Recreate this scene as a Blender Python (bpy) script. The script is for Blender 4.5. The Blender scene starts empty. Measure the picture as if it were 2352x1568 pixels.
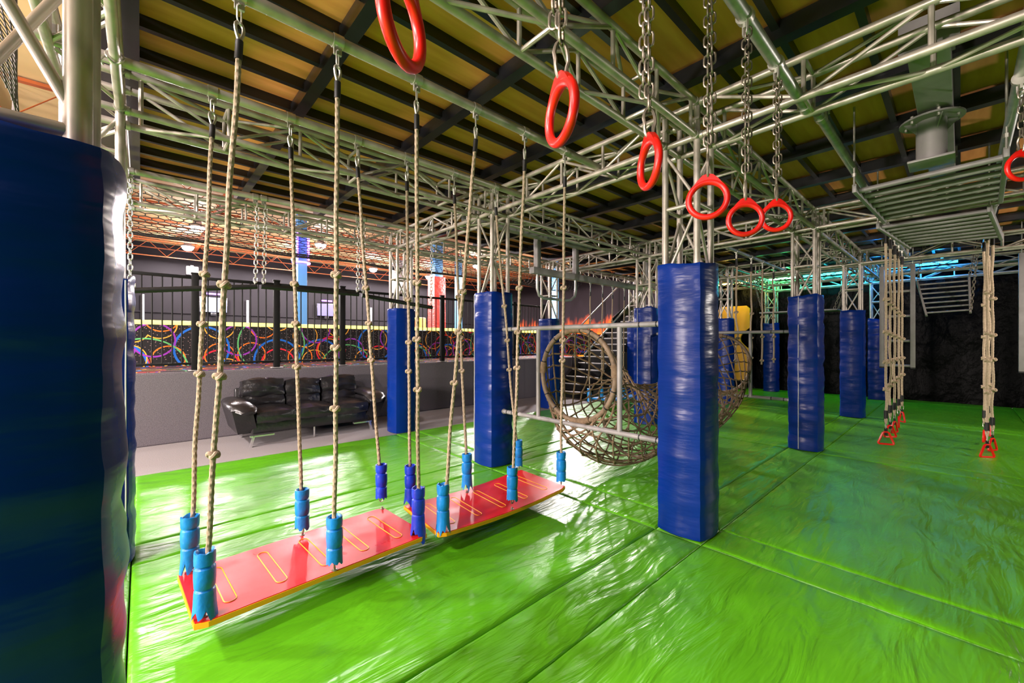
import bpy, math, random
from math import pi, sin, cos, radians as R
from mathutils import Vector as V, Matrix, noise

# ------------------------------------------------------------------ camera, world, light, exposure
S = bpy.context.scene
COL = S.collection
YAW, FOC, HORIZ, EYE = 0.7376, 937.5, 786.1, 1.48        # solved from the photograph's vanishing points
cam_d = bpy.data.cameras.new('camera')
cam = bpy.data.objects.new('camera', cam_d); COL.objects.link(cam)
cam.location = (0, 0, EYE); cam.rotation_euler = (R(90), 0, -YAW)
cam_d.sensor_width = 36; cam_d.lens = 36*FOC/2352; cam_d.shift_y = (HORIZ-784)/2352
cam_d.clip_start = .02; cam_d.clip_end = 200
S.camera = cam
w = bpy.data.worlds.new('world'); S.world = w; w.use_nodes = True
w.node_tree.nodes['Background'].inputs[0].default_value = (1.0, .88, .86, 1)
w.node_tree.nodes['Background'].inputs[1].default_value = .62
S.view_settings.view_transform = 'Standard'; S.view_settings.look = 'None'
S.view_settings.gamma = 1; S.view_settings.use_curve_mapping = False
S.view_settings.exposure = 0.38
S.cycles.use_denoising = True
S.cycles.use_adaptive_sampling = True; S.cycles.adaptive_threshold = .015
S.cycles.max_bounces = 6; S.cycles.diffuse_bounces = 3; S.cycles.glossy_bounces = 3
S.cycles.caustics_reflective = False; S.cycles.caustics_refractive = False
S.cycles.sample_clamp_indirect = 4
LAMP_W = 1250           # watts of one high bay lamp
FILL_W = 2000  # watts of one added fill lamp
BULB = (1.0, .90, .90)

FW = V((sin(YAW), cos(YAW), 0)); RT = V((cos(YAW), -sin(YAW), 0))
def ray(px, py): return FW*FOC + RT*(px-1176) + V((0, 0, HORIZ-py))
def onz(px, py, z): r = ray(px, py); return r*((z-EYE)/r.z) + V((0, 0, EYE))
def onx(px, py, x): r = ray(px, py); return r*(x/r.x) + V((0, 0, EYE))
def ony(px, py, y): r = ray(px, py); return r*(y/r.y) + V((0, 0, EYE))

# ------------------------------------------------------------------ materials
class N:
    def __init__(s, name):
        s.m = bpy.data.materials.new(name); s.m.use_nodes = True
        s.t = s.m.node_tree; s.b = s.t.nodes['Principled BSDF']
    def n(s, typ, **kw):
        nd = s.t.nodes.new(typ)
        for k, v in kw.items():
            if k in nd.inputs: nd.inputs[k].default_value = v
            else: setattr(nd, k, v)
        return nd
    def l(s, a, b): s.t.links.new(a, b)
def mat(name, col, rough=.5, metal=0, spec=.5, var=0, vscale=3., bump=0, bscale=20., stretch=(1, 1, 1), emit=None, es=0, detail=3, col2=None, coat=0, rvar=0, bdist=.01):
    k = N(name); b = k.b
    b.inputs['Base Color'].default_value = (*col, 1); b.inputs['Roughness'].default_value = rough
    b.inputs['Metallic'].default_value = metal; b.inputs['Specular IOR Level'].default_value = spec
    if coat: b.inputs['Coat Weight'].default_value = coat; b.inputs['Coat Roughness'].default_value = .15
    if emit: b.inputs['Emission Color'].default_value = (*emit, 1); b.inputs['Emission Strength'].default_value = es
    if var or bump or col2 or rvar:
        g = k.n('ShaderNodeNewGeometry'); mp = k.n('ShaderNodeMapping'); mp.inputs['Scale'].default_value = stretch
        k.l(g.outputs['Position'], mp.inputs['Vector'])
    if var or col2 or rvar:
        nz = k.n('ShaderNodeTexNoise', Scale=vscale, Detail=float(detail)); k.l(mp.outputs[0], nz.inputs['Vector'])
        rp = k.n('ShaderNodeValToRGB')
        c2 = col2 or tuple(c*(1-var) for c in col); c1 = col if col2 else tuple(min(1, c*(1+var*.6)) for c in col)
        rp.color_ramp.elements[0].position = .35; rp.color_ramp.elements[1].position = .65
        rp.color_ramp.elements[0].color = (*c2, 1); rp.color_ramp.elements[1].color = (*c1, 1)
        if var or col2: k.l(nz.outputs['Fac'], rp.inputs[0]); k.l(rp.outputs[0], b.inputs['Base Color'])
        if rvar:
            mr = k.n('ShaderNodeMapRange'); mr.inputs['To Min'].default_value = rough-rvar; mr.inputs['To Max'].default_value = rough+rvar
            mr.inputs['From Min'].default_value = .3; mr.inputs['From Max'].default_value = .7
            k.l(nz.outputs['Fac'], mr.inputs[0]); k.l(mr.outputs[0], b.inputs['Roughness'])
    if bump:
        nb = k.n('ShaderNodeTexNoise', Scale=bscale, Detail=float(detail)); k.l(mp.outputs[0], nb.inputs['Vector'])
        bp = k.n('ShaderNodeBump', Strength=bump, Distance=bdist); k.l(nb.outputs['Fac'], bp.inputs['Height']); k.l(bp.outputs[0], b.inputs['Normal'])
    return k.m
M = {}
M['steel'] = mat('weathered_aluminium', (.49, .43, .38), .42, .45, var=.22, vscale=9, rvar=.1)
M['galv'] = mat('galvanised_pipe', (.42, .42, .41), .38, .55, var=.18, vscale=14)
M['greypaint'] = mat('grey_painted_steel', (.27, .25, .25), .5, .1, var=.12, vscale=6)
M['chain'] = mat('dull_chain_steel', (.30, .25, .20), .38, .75, var=.25, vscale=30)
M['zinc'] = mat('zinc_hardware', (.55, .52, .47), .35, .7, var=.1, vscale=30)
M['black'] = mat('gloss_black_timber', (.010, .010, .013), .28, 0, .5, bump=.12, bscale=5, stretch=(1, 1, 6))
M['ply'] = mat('plywood', (.90, .365, .12), .6, 0, .3, var=0, col2=(.76, .275, .08), vscale=2.2, stretch=(.6, 5, 1), detail=5)
M['red'] = mat('red_plastic', (.80, .012, .008), .32, 0, .5, var=.06, vscale=8)
M['boardred'] = mat('red_board_face', (.62, .010, .014), .38, 0, .28, var=.12, vscale=5, rvar=.12, bump=.06, bscale=160, bdist=.002)
M['yellow'] = mat('yellow_board_core', (.86, .38, .01), .45, 0, .5, var=.08)
M['rope'] = mat('manila_rope', (.33, .25, .18), .9, 0, .2, var=.18, vscale=60)
M['ropepale'] = mat('pale_rope', (.50, .38, .27), .9, 0, .2, var=.15, vscale=60)
M['ropebrown'] = mat('brown_net_rope', (.21, .14, .09), .9, 0, .2, var=.22, vscale=40)
M['tape'] = mat('black_tape', (.012, .011, .011), .5, 0, .4)
M['foam'] = mat('light_blue_foam_sleeve', (.006, .19, .56), .35, 0, .5, var=.15, vscale=20, bump=.25, bscale=45)
M['foamdark'] = mat('deep_blue_foam_sleeve', (.008, .035, .50), .35, 0, .5, var=.15, vscale=20, bump=.25, bscale=45)
M['foamcore'] = mat('foam_core', (.12, .28, .62), .8)
M['pad'] = mat('blue_vinyl', (.001, .021, .19), .27, 0, .22, bump=.15, bscale=2.8, stretch=(1, 1, 4.5), detail=3, bdist=.05)
M['piping'] = mat('white_piping', (.62, .60, .60), .5)
M['fence'] = mat('black_railing_paint', (.007, .0065, .007), .6, 0, .2)
M['carpet'] = mat('grey_carpet', (.135, .120, .135), .98, 0, .1, var=.35, vscale=130, detail=2, bump=.3, bscale=180, bdist=.004)
M['carpetdeep'] = mat('grey_carpet_floor', (.33, .305, .315), .98, 0, .1, var=.25, vscale=130, detail=2, bump=.2, bscale=180, bdist=.004)
M['leather'] = mat('black_leather', (.013, .012, .014), .30, 0, .6, var=.2, vscale=6, bump=.6, bscale=9, detail=4, bdist=.02)
M['chrome'] = mat('chrome', (.75, .74, .74), .18, .9)
M['tarp'] = mat('black_plastic_tarp', (.001, .001, .001), .36, 0, .05, bump=1, bscale=1.6, stretch=(1, 1, .7), detail=5, bdist=.12)
M['hallgrey'] = mat('grey_hall_wall', (.011, .0097, .011), .8, 0, .12, var=.05, vscale=1)
M['halldark'] = mat('charcoal_hall_wall', (.012, .0105, .0125), .8, 0, .12, var=.12, vscale=.6)
M['roof'] = mat('tan_roof_deck', (.72, .50, .24), .7, var=.08, vscale=1)
M['rust'] = mat('orange_roof_steel', (.42, .095, .022), .55, var=.15, vscale=4)
M['netblack'] = mat('black_net_cord', (.012, .011, .011), .7)
M['netgrey'] = mat('dusty_net_cord', (.13, .11, .105), .9)
M['whitepanel'] = mat('white_trim', (.35, .33, .36), .5)
M['bluecol'] = mat('light_blue_column_paint', (.12, .36, .75), .5)
M['redpad'] = mat('red_column_vinyl', (.75, .045, .03), .38, bump=.5, bscale=3, stretch=(3, 3, 5), bdist=.04)
M['hallfloor'] = mat('dark_hall_carpet', (.06, .055, .06), .9)
M['yellowpanel'] = mat('yellow_panel_paint', (.72, .33, .01), .5, var=.05)
M['mirrordark'] = mat('dark_screen_bezel', (.01, .01, .012), .3)
def emis(name, c, s): return mat(name, (.02, .02, .02), .5, emit=c, es=s)
M['lamp'] = emis('lamp_glass', (1, .97, .97), 60)
M['screen'] = emis('white_screen', (.62, .66, 1), 2.2)
M['screenviolet'] = emis('violet_screen', (.22, .18, .75), 1.2)
M['uv'] = emis('violet_tube', (.35, .08, 1), 9)
M['yellowled'] = emis('yellow_led_strip', (1, .86, .12), 3.0)
for nm, c, s in (('ledyellow', (1, .75, .12), 14), ('ledgreen', (.12, 1, .25), 20), ('ledcyan', (.02, .75, .85), 20), ('ledblue', (.01, .33, 1), 24)): M[nm] = emis('led_'+nm[3:], c, s)

def vinyl_floor():
    k = N('green_vinyl'); b = k.b
    g = k.n('ShaderNodeNewGeometry')
    big = k.n('ShaderNodeTexNoise', Scale=.7, Detail=2.); k.l(g.outputs['Position'], big.inputs['Vector'])
    rp = k.n('ShaderNodeValToRGB'); rp.color_ramp.elements[0].position = .3; rp.color_ramp.elements[1].position = .7
    rp.color_ramp.elements[0].color = (.085, .36, .006, 1); rp.color_ramp.elements[1].color = (.115, .43, .010, 1)
    k.l(big.outputs['Fac'], rp.inputs[0]); k.l(rp.outputs[0], b.inputs['Base Color'])
    b.inputs['Roughness'].default_value = .33; b.inputs['Specular IOR Level'].default_value = .40
    m1 = k.n('ShaderNodeMapping'); m1.inputs['Scale'].default_value = (.7, 2.6, 1); m1.inputs['Rotation'].default_value = (0, 0, R(8))
    k.l(g.outputs['Position'], m1.inputs['Vector'])
    n1 = k.n('ShaderNodeTexNoise', Scale=2.2, Detail=4., Distortion=.9); k.l(m1.outputs[0], n1.inputs['Vector'])
    m2 = k.n('ShaderNodeMapping'); m2.inputs['Scale'].default_value = (1.2, 7, 1); m2.inputs['Rotation'].default_value = (0, 0, R(-10))
    k.l(g.outputs['Position'], m2.inputs['Vector'])
    n2 = k.n('ShaderNodeTexNoise', Scale=3.5, Detail=2., Distortion=.5); k.l(m2.outputs[0], n2.inputs['Vector'])
    b1 = k.n('ShaderNodeBump', Strength=.55, Distance=.05); k.l(n1.outputs['Fac'], b1.inputs['Height'])
    b2 = k.n('ShaderNodeBump', Strength=.35, Distance=.014); k.l(n2.outputs['Fac'], b2.inputs['Height']); k.l(b1.outputs[0], b2.inputs['Normal'])
    k.l(b2.outputs[0], b.inputs['Normal'])
    return k.m
M['mat'] = vinyl_floor()

def neon(name, axes):
    k = N(name); g = k.n('ShaderNodeNewGeometry'); sp = k.n('ShaderNodeSeparateXYZ'); k.l(g.outputs['Position'], sp.inputs[0])
    cb = k.n('ShaderNodeCombineXYZ'); k.l(sp.outputs[axes[0]], cb.inputs[0]); k.l(sp.outputs[axes[1]], cb.inputs[1])
    cur = None
    def over(col, fac):
        nonlocal cur
        mx = k.n('ShaderNodeMix', data_type='RGBA'); k.l(fac, mx.inputs[0])
        if cur is None: mx.inputs[6].default_value = (.006, .005, .006, 1)
        else: k.l(cur, mx.inputs[6])
        mx.inputs[7].default_value = (*col, 1); cur = mx.outputs[2]
    dots = k.n('ShaderNodeTexVoronoi', Scale=16., voronoi_dimensions='2D'); k.l(cb.outputs[0], dots.inputs['Vector'])
    lt = k.n('ShaderNodeMath', operation='LESS_THAN'); lt.inputs[1].default_value = .1; k.l(dots.outputs['Distance'], lt.inputs[0])
    over((.35, .22, .2), lt.outputs[0])
    for sc, off, rr, c, wd in ((.95, (.3, .1), .30, (.75, .015, .04), .013), (1.25, (1.7, .6), .30, (.85, .17, .01), .013), (.85, (3.1, .2), .36, (.008, .13, .55), .016),
                               (1.3, (5.2, 2.3), .32, (.85, .38, .04), .012), (.9, (7.7, 4.4), .27, (.26, .03, .38), .013), (.55, (9.4, 1.1), .34, (.10, .42, .13), .007)):
        mp = k.n('ShaderNodeMapping'); mp.inputs['Location'].default_value = (*off, 0); k.l(cb.outputs[0], mp.inputs['Vector'])
        vo = k.n('ShaderNodeTexVoronoi', Scale=sc, voronoi_dimensions='2D', Randomness=.6); k.l(mp.outputs[0], vo.inputs['Vector'])
        cm = k.n('ShaderNodeMath', operation='COMPARE'); k.l(vo.outputs['Distance'], cm.inputs[0]); cm.inputs[1].default_value = rr; cm.inputs[2].default_value = wd
        over(c, cm.outputs[0])
    k.l(cur, k.b.inputs['Base Color']); k.b.inputs['Roughness'].default_value = .85
    k.l(cur, k.b.inputs['Emission Color']); k.b.inputs['Emission Strength'].default_value = .12   # adds faint emission in the pattern's own colours
    return k.m
M['neonwall'] = neon('neon_ring_carpet_wall', (0, 2)); M['neonfloor'] = neon('neon_ring_carpet_floor', (0, 1))

def mural():
    k = N('flame_mural'); g = k.n('ShaderNodeNewGeometry'); sp = k.n('ShaderNodeSeparateXYZ'); k.l(g.outputs['Position'], sp.inputs[0])
    mp = k.n('ShaderNodeMapping'); mp.inputs['Scale'].default_value = (1, 1.1, .45); k.l(g.outputs['Position'], mp.inputs['Vector'])
    nz = k.n('ShaderNodeTexNoise', Scale=1.1, Detail=4., Distortion=1.2); k.l(mp.outputs[0], nz.inputs['Vector'])
    ma = k.n('ShaderNodeMath', operation='MULTIPLY_ADD'); k.l(nz.outputs['Fac'], ma.inputs[0]); ma.inputs[1].default_value = -2.6; k.l(sp.outputs[2], ma.inputs[2])
    mr = k.n('ShaderNodeMapRange'); k.l(ma.outputs[0], mr.inputs[0]); mr.inputs['From Min'].default_value = -.6; mr.inputs['From Max'].default_value = 2.2
    rp = k.n('ShaderNodeValToRGB'); cr = rp.color_ramp
    cr.elements[0].position = 0; cr.elements[0].color = (.60, .36, .03, 1); cr.elements[1].position = 1; cr.elements[1].color = (.008, .005, .006, 1)
    for p, c in ((.3, (.55, .2, .01)), (.52, (.42, .06, .01)), (.66, (.10, .02, .012)), (.74, (.012, .008, .010))):
        e = cr.elements.new(p); e.color = (*c, 1)
    k.l(mr.outputs[0], rp.inputs[0]); k.l(rp.outputs[0], k.b.inputs['Base Color']); k.b.inputs['Roughness'].default_value = .8; k.b.inputs['Specular IOR Level'].default_value = .1
    return k.m
M['mural'] = mural()

# ------------------------------------------------------------------ mesh builder and object helpers
class MB:
    def __init__(s): s.v = []; s.f = []
    def add(s, vs, fs):
        o = len(s.v); s.v += [tuple(p) for p in vs]; s.f += [tuple(i+o for i in f) for f in fs]; return s
    def box(s, c, d, rot=None):
        c = V(c); vs = []
        for x in (-.5, .5):
            for y in (-.5, .5):
                for z in (-.5, .5):
                    p = V((x*d[0], y*d[1], z*d[2]))
                    if rot is not None: p = rot @ p
                    vs.append(c+p)
        return s.add(vs, [(0, 1, 3, 2), (4, 6, 7, 5), (0, 4, 5, 1), (2, 3, 7, 6), (0, 2, 6, 4), (1, 5, 7, 3)])
    def bbox(s, c, d, b=.01, rot=None, n=2):       # rounded box
        c = V(c); h = V(d)*.5; b = min(b, min(h)*.98)
        vs = []; fs = []; rows = []
        # superellipse rings along z
        ang = []
        for q in range(4):
            for i in range(n+1): ang.append((q, i/n*pi/2))
        def ring(z, inset):
            r = []
            for q, a in ang:
                sx = (1, -1, -1, 1)[q]; sy = (1, 1, -1, -1)[q]
                cx, cy = (cos(a), sin(a)) if q in (0, 2) else (sin(a), cos(a))
                rr = max(b-inset, 0)
                p = V((sx*(h.x-b+rr*cx), sy*(h.y-b+rr*cy), z))
                if rot is not None: p = rot @ p
                r.append(c+p)
            return r
        zs = [(-h.z+b*(1-sin(a)) if False else -h.z + b - b*cos(a), b - b*sin(a)) for a in [i/n*pi/2 for i in range(n+1)]]
        prof = [(-h.z+b-b*cos(a), b-b*sin(a)) for a in [i/n*pi/2 for i in range(n+1)]] + [(h.z-b+b*sin(a), b-b*cos(a)) for a in [i/n*pi/2 for i in range(n+1)]]
        m = len(ang)
        for z, ins in prof: vs += ring(z, ins)
        for i in range(len(prof)-1):
            for j in range(m):
                a, b2 = i*m+j, i*m+(j+1) % m
                fs.append((a, b2, b2+m, a+m))
        fs.append(tuple(range(m-1, -1, -1))); fs.append(tuple(range((len(prof)-1)*m, len(prof)*m)))
        return s.add(vs, fs)
    def tube(s, pts, r, n=8, closed=False, cap=True, mod=None):
        pts = [V(p) for p in pts]; k = len(pts); rad = r if isinstance(r, (list, tuple)) else [r]*k
        t0 = (pts[1]-pts[0]).normalized(); up = V((0, 0, 1)) if abs(t0.z) < .9 else V((1, 0, 0))
        nx = t0.cross(up).normalized(); vs = []; fs = []; L = 0
        for i in range(k):
            if closed: t = pts[(i+1) % k]-pts[i-1]
            else: t = pts[min(i+1, k-1)]-pts[max(i-1, 0)]
            t = t.normalized() if t.length > 1e-9 else t0
            nx = (nx - t*nx.dot(t)); nx = nx.normalized() if nx.length > 1e-6 else t.orthogonal().normalized(); ny = t.cross(nx)
            if i: L += (pts[i]-pts[i-1]).length
            for j in range(n):
                a = 2*pi*j/n; rr = rad[i]*(mod(a, L) if mod else 1)
                vs.append(pts[i]+nx*(rr*cos(a))+ny*(rr*sin(a)))
        for i in range(k if closed else k-1):
            for j in range(n):
                a, b = i*n+j, i*n+(j+1) % n; c, d = ((i+1) % k)*n+(j+1) % n, ((i+1) % k)*n+j
                fs.append((a, b, c, d))
        if cap and not closed: fs.append(tuple(range(n-1, -1, -1))); fs.append(tuple(range((k-1)*n, k*n)))
        return s.add(vs, fs)
    def ball(s, c, r, n=8, m=6, sc=(1, 1, 1), jit=0):
        c = V(c); vs = [c+V((0, 0, r*sc[2]))]; fs = []
        for i in range(1, m):
            for j in range(n):
                a = pi*i/m; b = 2*pi*j/n; q = 1+(random.random()-.5)*jit
                vs.append(c+V((r*sc[0]*sin(a)*cos(b), r*sc[1]*sin(a)*sin(b), r*sc[2]*cos(a)))*q-c*(q-1) if jit else c+V((r*sc[0]*sin(a)*cos(b), r*sc[1]*sin(a)*sin(b), r*sc[2]*cos(a))))
        vs.append(c-V((0, 0, r*sc[2]))); e = len(vs)-1
        for j in range(n): fs.append((0, 1+j, 1+(j+1) % n)); fs.append((e, e-n+(j+1) % n, e-n+j))
        for i in range(m-2):
            for j in range(n):
                a, b = 1+i*n+j, 1+i*n+(j+1) % n; fs.append((a, a+n, b+n, b))
        return s.add(vs, fs)
    def lathe(s, c, prof, n=16, fn=None):
        c = V(c); k = len(prof); vs = []; fs = []
        for i, (r, z) in enumerate(prof):
            for j in range(n):
                a = 2*pi*j/n; q = fn(a, i, z) if fn else (1, 0)
                vs.append(c+V((r*q[0]*cos(a), r*q[0]*sin(a), z+q[1])))
        for i in range(k-1):
            for j in range(n):
                a, b = i*n+j, i*n+(j+1) % n; fs.append((a, b, b+n, a+n))
        fs.append(tuple(range(n-1, -1, -1))); fs.append(tuple(range((k-1)*n, k*n)))
        return s.add(vs, fs)
    def mesh(s, name, m, off=V((0, 0, 0)), smooth=True):
        me = bpy.data.meshes.new(name)
        me.from_pydata([(x-off.x, y-off.y, z-off.z) for x, y, z in s.v] if off.length_squared else s.v, [], s.f)
        if smooth:
            me.polygons.foreach_set('use_smooth', [True]*len(me.polygons))
            try: me.set_sharp_from_angle(angle=R(38))
            except Exception: pass
        if m is not None: me.materials.append(m if not isinstance(m, str) else M[m])
        me.update(); return me

def link(name, me, parent=None):
    o = bpy.data.objects.new(name, me); COL.objects.link(o)
    if parent is not None: o.parent = parent
    return o
def tagit(o, label=None, cat=None, group=None, kind=None):
    if label: o['label'] = label
    if cat: o['category'] = cat
    if group: o['group'] = group
    if kind: o['kind'] = kind
    return o
class Thing:                              # an Empty at the thing's base; parts are given in world coordinates
    def __init__(s, name, label, cat, loc=(0, 0, 0), group=None):
        s.o = link(name, None); s.o.location = loc; s.off = V(loc); tagit(s.o, label, cat, group); s.o.empty_display_size = .1
    def part(s, name, mb, m, parent=None, smooth=True, label=None):
        o = link(name, mb.mesh(name, m, s.off, smooth), parent or s.o)
        if label: o['label'] = label
        return o
    def inst(s, name, me, mtx, parent=None):   # share mesh data, place with a world matrix
        o = link(name, me, parent or s.o); o.matrix_basis = Matrix.Translation(-s.off) @ mtx; return o
    def rod(s, name, p, q, r, m, parent=None, n=10):
        return s.inst(name, unit_tube(m, n), rod_matrix(p, q, r), parent)
_ut = {}
def unit_tube(m, n=10):
    if (m, n) not in _ut: _ut[(m, n)] = MB().tube([(0, 0, -.5), (0, 0, .5)], 1, n).mesh('tube', m)
    return _ut[(m, n)]
def rod_matrix(p, q, r):
    p = V(p); q = V(q); d = q-p
    return Matrix.Translation((p+q)*.5) @ d.to_track_quat('Z', 'Y').to_matrix().to_4x4() @ Matrix.Diagonal((r, r, d.length, 1))
def struct(name, mb, m, smooth=False):
    o = link(name, mb.mesh(name, m, smooth=smooth)); o['kind'] = 'structure'; return o
def single(name, mb, m, label, cat, group=None, smooth=True):
    return tagit(link(name, mb.mesh(name, m, smooth=smooth)), label, cat, group)
def nz(x, y=0, z=0): return noise.noise(V((x, y, z)))
rng = random.Random(7)
# ------------------------------------------------------------------ layout of the truss frame (metres)
GX = [-.41, 3.04, 6.70, 10.36, 14.02]; GY = [1.282, 3.705, 6.127]; PW = .36
ZL, ZU, CH = 3.03, 3.28, .0245           # lower and upper chord heights, chord radius
def gx(i): return GX[i+1]
# ------------------------------------------------------------------ setting
floor = struct('floor', MB().box((5.5, 1.4, -.11), (18.2, 9.6, .1)), 'hallfloor')
struct('floor_hall', MB().box((1, 14.6, -.11), (36, 16.8, .1)), 'hallfloor')
carpet = struct('floor_carpet_strip', MB().box((4, 6.98, -.03), (20, 1.7, .06)), 'carpetdeep')
struct('wall_carpeted_kerb', MB().bbox((6.3, 7.87, .52), (16.2, .2, 1.04), .02), 'carpet')
struct('floor_platform', MB().box((4.0, 8.9, 1.0), (12, 1.9, .09)), 'neonfloor')
struct('wall_neon', MB().box((7.1, 9.87, 1.4), (18, .14, .80)), 'neonwall')
ls = single('led_strip', MB().bbox((4.6, 9.84, 1.845), (13, .10, .075), .02), 'yellowled', 'glowing yellow light strip along the top of the neon ring wall', 'light strip')
struct('wall_back_upper', MB().box((6, 22.1, 4.15), (44, .2, 2.9)), 'halldark')
struct('wall_back', MB().box((6, 22.1, 1.3), (44, .22, 2.8)), 'hallgrey')
for q, X in enumerate((-4.2, .05, 3.6, 5.9, 9.4, 12.2)):
    struct('trim_%d' % (q+1), MB().box((X, 21.93, 2.3), (.09, .06, 2.2)), 'whitepanel')
struct('trim_7', MB().box((6, 21.96, 2.72), (44, .05, .05)), 'halldark')
struct('wall_hall_end', MB().box((18.2, 14.5, 2.75), (.2, 15.2, 5.6)), 'mural')
struct('ceiling_hall', MB().box((4, 14.0, 5.56), (36, 17, .08)), 'roof')
struct('ceiling_hall_left', MB().box((-9.2, 1.5, 5.56), (15.6, 8, .08)), 'roof')
# tarp walls at the dark end, hanging in soft folds
def tarp(name, p, q, h):
    mb = MB(); p = V(p); q = V(q); d = q-p; n = V((-d.y, d.x, 0)).normalized(); nu = int(d.length/.12); nv = 26; vs = []
    for i in range(nu+1):
        for j in range(nv+1):
            u = i/nu; z = h*j/nv; off = .05*nz(u*d.length*1.1, z*.5, 3)+.03*nz(u*d.length*3, z*1.6, 9)
            vs.append(p+d*u+n*off+V((0, 0, z)))
    mb.add(vs, [(i*(nv+1)+j, (i+1)*(nv+1)+j, (i+1)*(nv+1)+j+1, i*(nv+1)+j+1) for i in range(nu) for j in range(nv)])
    return struct(name, mb, 'tarp', smooth=True)
tarp('wall_tarp_end', (14.75, -4, -.02), (14.75, 5.4, -.02), 4.6)
tarp('wall_tarp_unseen', (-6.0, -3.35, -.02), (14.75, -3.35, -.02), 4.6)  # unseen wall, added and lengthened to block light from this side
tarp('wall_tarp_side', (14.75, 5.4, -.02), (12.2, 6.1, -.02), 4.6)

# green crash mats: each a slab with a softly waved vinyl top; joints sit lower
def mat_mesh(x0, x1, y0, y1, step):
    def axis(a, b):
        L = b-a; n = max(2, int(L/step)); inner = [a+.05+(L-.1)*i/n for i in range(n+1)]
        return [a+.003, a+.008, a+.022]+inner+[b-.022, b-.008, b-.003]
    xs = axis(x0, x1); ys = axis(y0, y1); vs = []
    for x in xs:
        for y in ys:
            d = min(x-x0, x1-x, y-y0, y1-y)
            dip = -.013*math.exp(-max(d-.003, 0)/.006)
            puck = .006*nz(x*9+y*3, y*9, 4)*math.exp(-d/.10)
            big = .010*nz(x*1.3, y*2.0, 1)+.005*nz(x*3.1, y*5.2, 7)
            vs.append((x, y, min(big, .012)*min(1, d/.06)+puck*min(1, d/.02)+dip))
    m = len(ys); mb = MB()
    fs = [(i*m+j, (i+1)*m+j, (i+1)*m+j+1, i*m+j+1) for i in range(len(xs)-1) for j in range(m-1)]
    mb.add(vs, fs)
    # skirt
    per = [i*m for i in range(len(xs))]+[(len(xs)-1)*m+j for j in range(1, m)]+[i*m+m-1 for i in range(len(xs)-2, -1, -1)]+[j for j in range(m-2, 0, -1)]
    sk = [vs[i] for i in per]; k = len(sk); o = len(mb.v)
    mb.v += [(x, y, -.06) for x, y, z in sk]
    mb.f += [(per[(i+1) % k], per[i], o+i, o+(i+1) % k) for i in range(k)]
    return mb
XS = [-3.6, -.41, -.05]; YS = [-3.4, -1.14, -.78, 1.282, 1.642, 3.705, 4.065, 6.14]
for i in range(4): XS += [gx(i), gx(i)+PW]
XS += [14.7]; XS = XS[:-1]
XS = [-3.6, -.41, -.05, 3.04, 3.40, 6.70, 7.06, 10.36, 10.72, 14.02, 14.70]
for i in range(len(XS)-1):
    for j in range(len(YS)-1):
        if XS[i] > 12 and YS[j] < -2: pass
        st = .05 if XS[i] < 5 and YS[j] > -1 else .09
        link('floor_mat', mat_mesh(XS[i], XS[i+1], YS[j], YS[j+1], st).mesh('floor_mat', 'mat'), floor)

# plywood deck on black joists over the whole frame
DX0, DX1, DY0, DY1 = -.33, 14.6, -3.2, 6.95
ZB, ZP = 3.42, 3.60
deck = struct('ceiling', MB().box(((DX0+DX1)/2, (DY0+DY1)/2, ZP+.10), (DX1-DX0, DY1-DY0, .08)), 'black')
bx = [-.035]
while bx[-1] < DX1-1: bx.append(bx[-1]+1.055)
yy = DY0
ply_cache = {}
for i in range(len(bx)-1):
    yy = DY0
    while yy < DY1-.1:
        y1 = min(yy+2.44, DY1)
        mb = MB().box(((bx[i]+bx[i+1])/2, (yy+y1)/2, ZP+.03), (bx[i+1]-bx[i]-.004, y1-yy-.006, .04))
        link('plywood_sheet', mb.mesh('plywood_sheet', 'ply', smooth=False), deck); yy = y1
jm = MB().box((0, 0, 0), (1.0, .045, .08)).mesh('joist', 'black', smooth=False)
ny = int((DY1-DY0-.1)/.397)
for k in range(ny+1):
    y = DY0+.05+k*.397
    o = link('joist', jm, deck); o.location = ((DX0+DX1)/2, y, ZP-.03); o.scale = (DX1-DX0, 1, 1)
for x in [-.17]+bx[1:]+[DX1-.06]:
    o = link('deck_beam', jm, deck); o.location = (x, (DY0+DY1)/2, ZB+.105); o.rotation_euler = (0, 0, pi/2); o.scale = (DY1-DY0, 2.0 if x > 0 else 7.2, 1.45)

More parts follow.
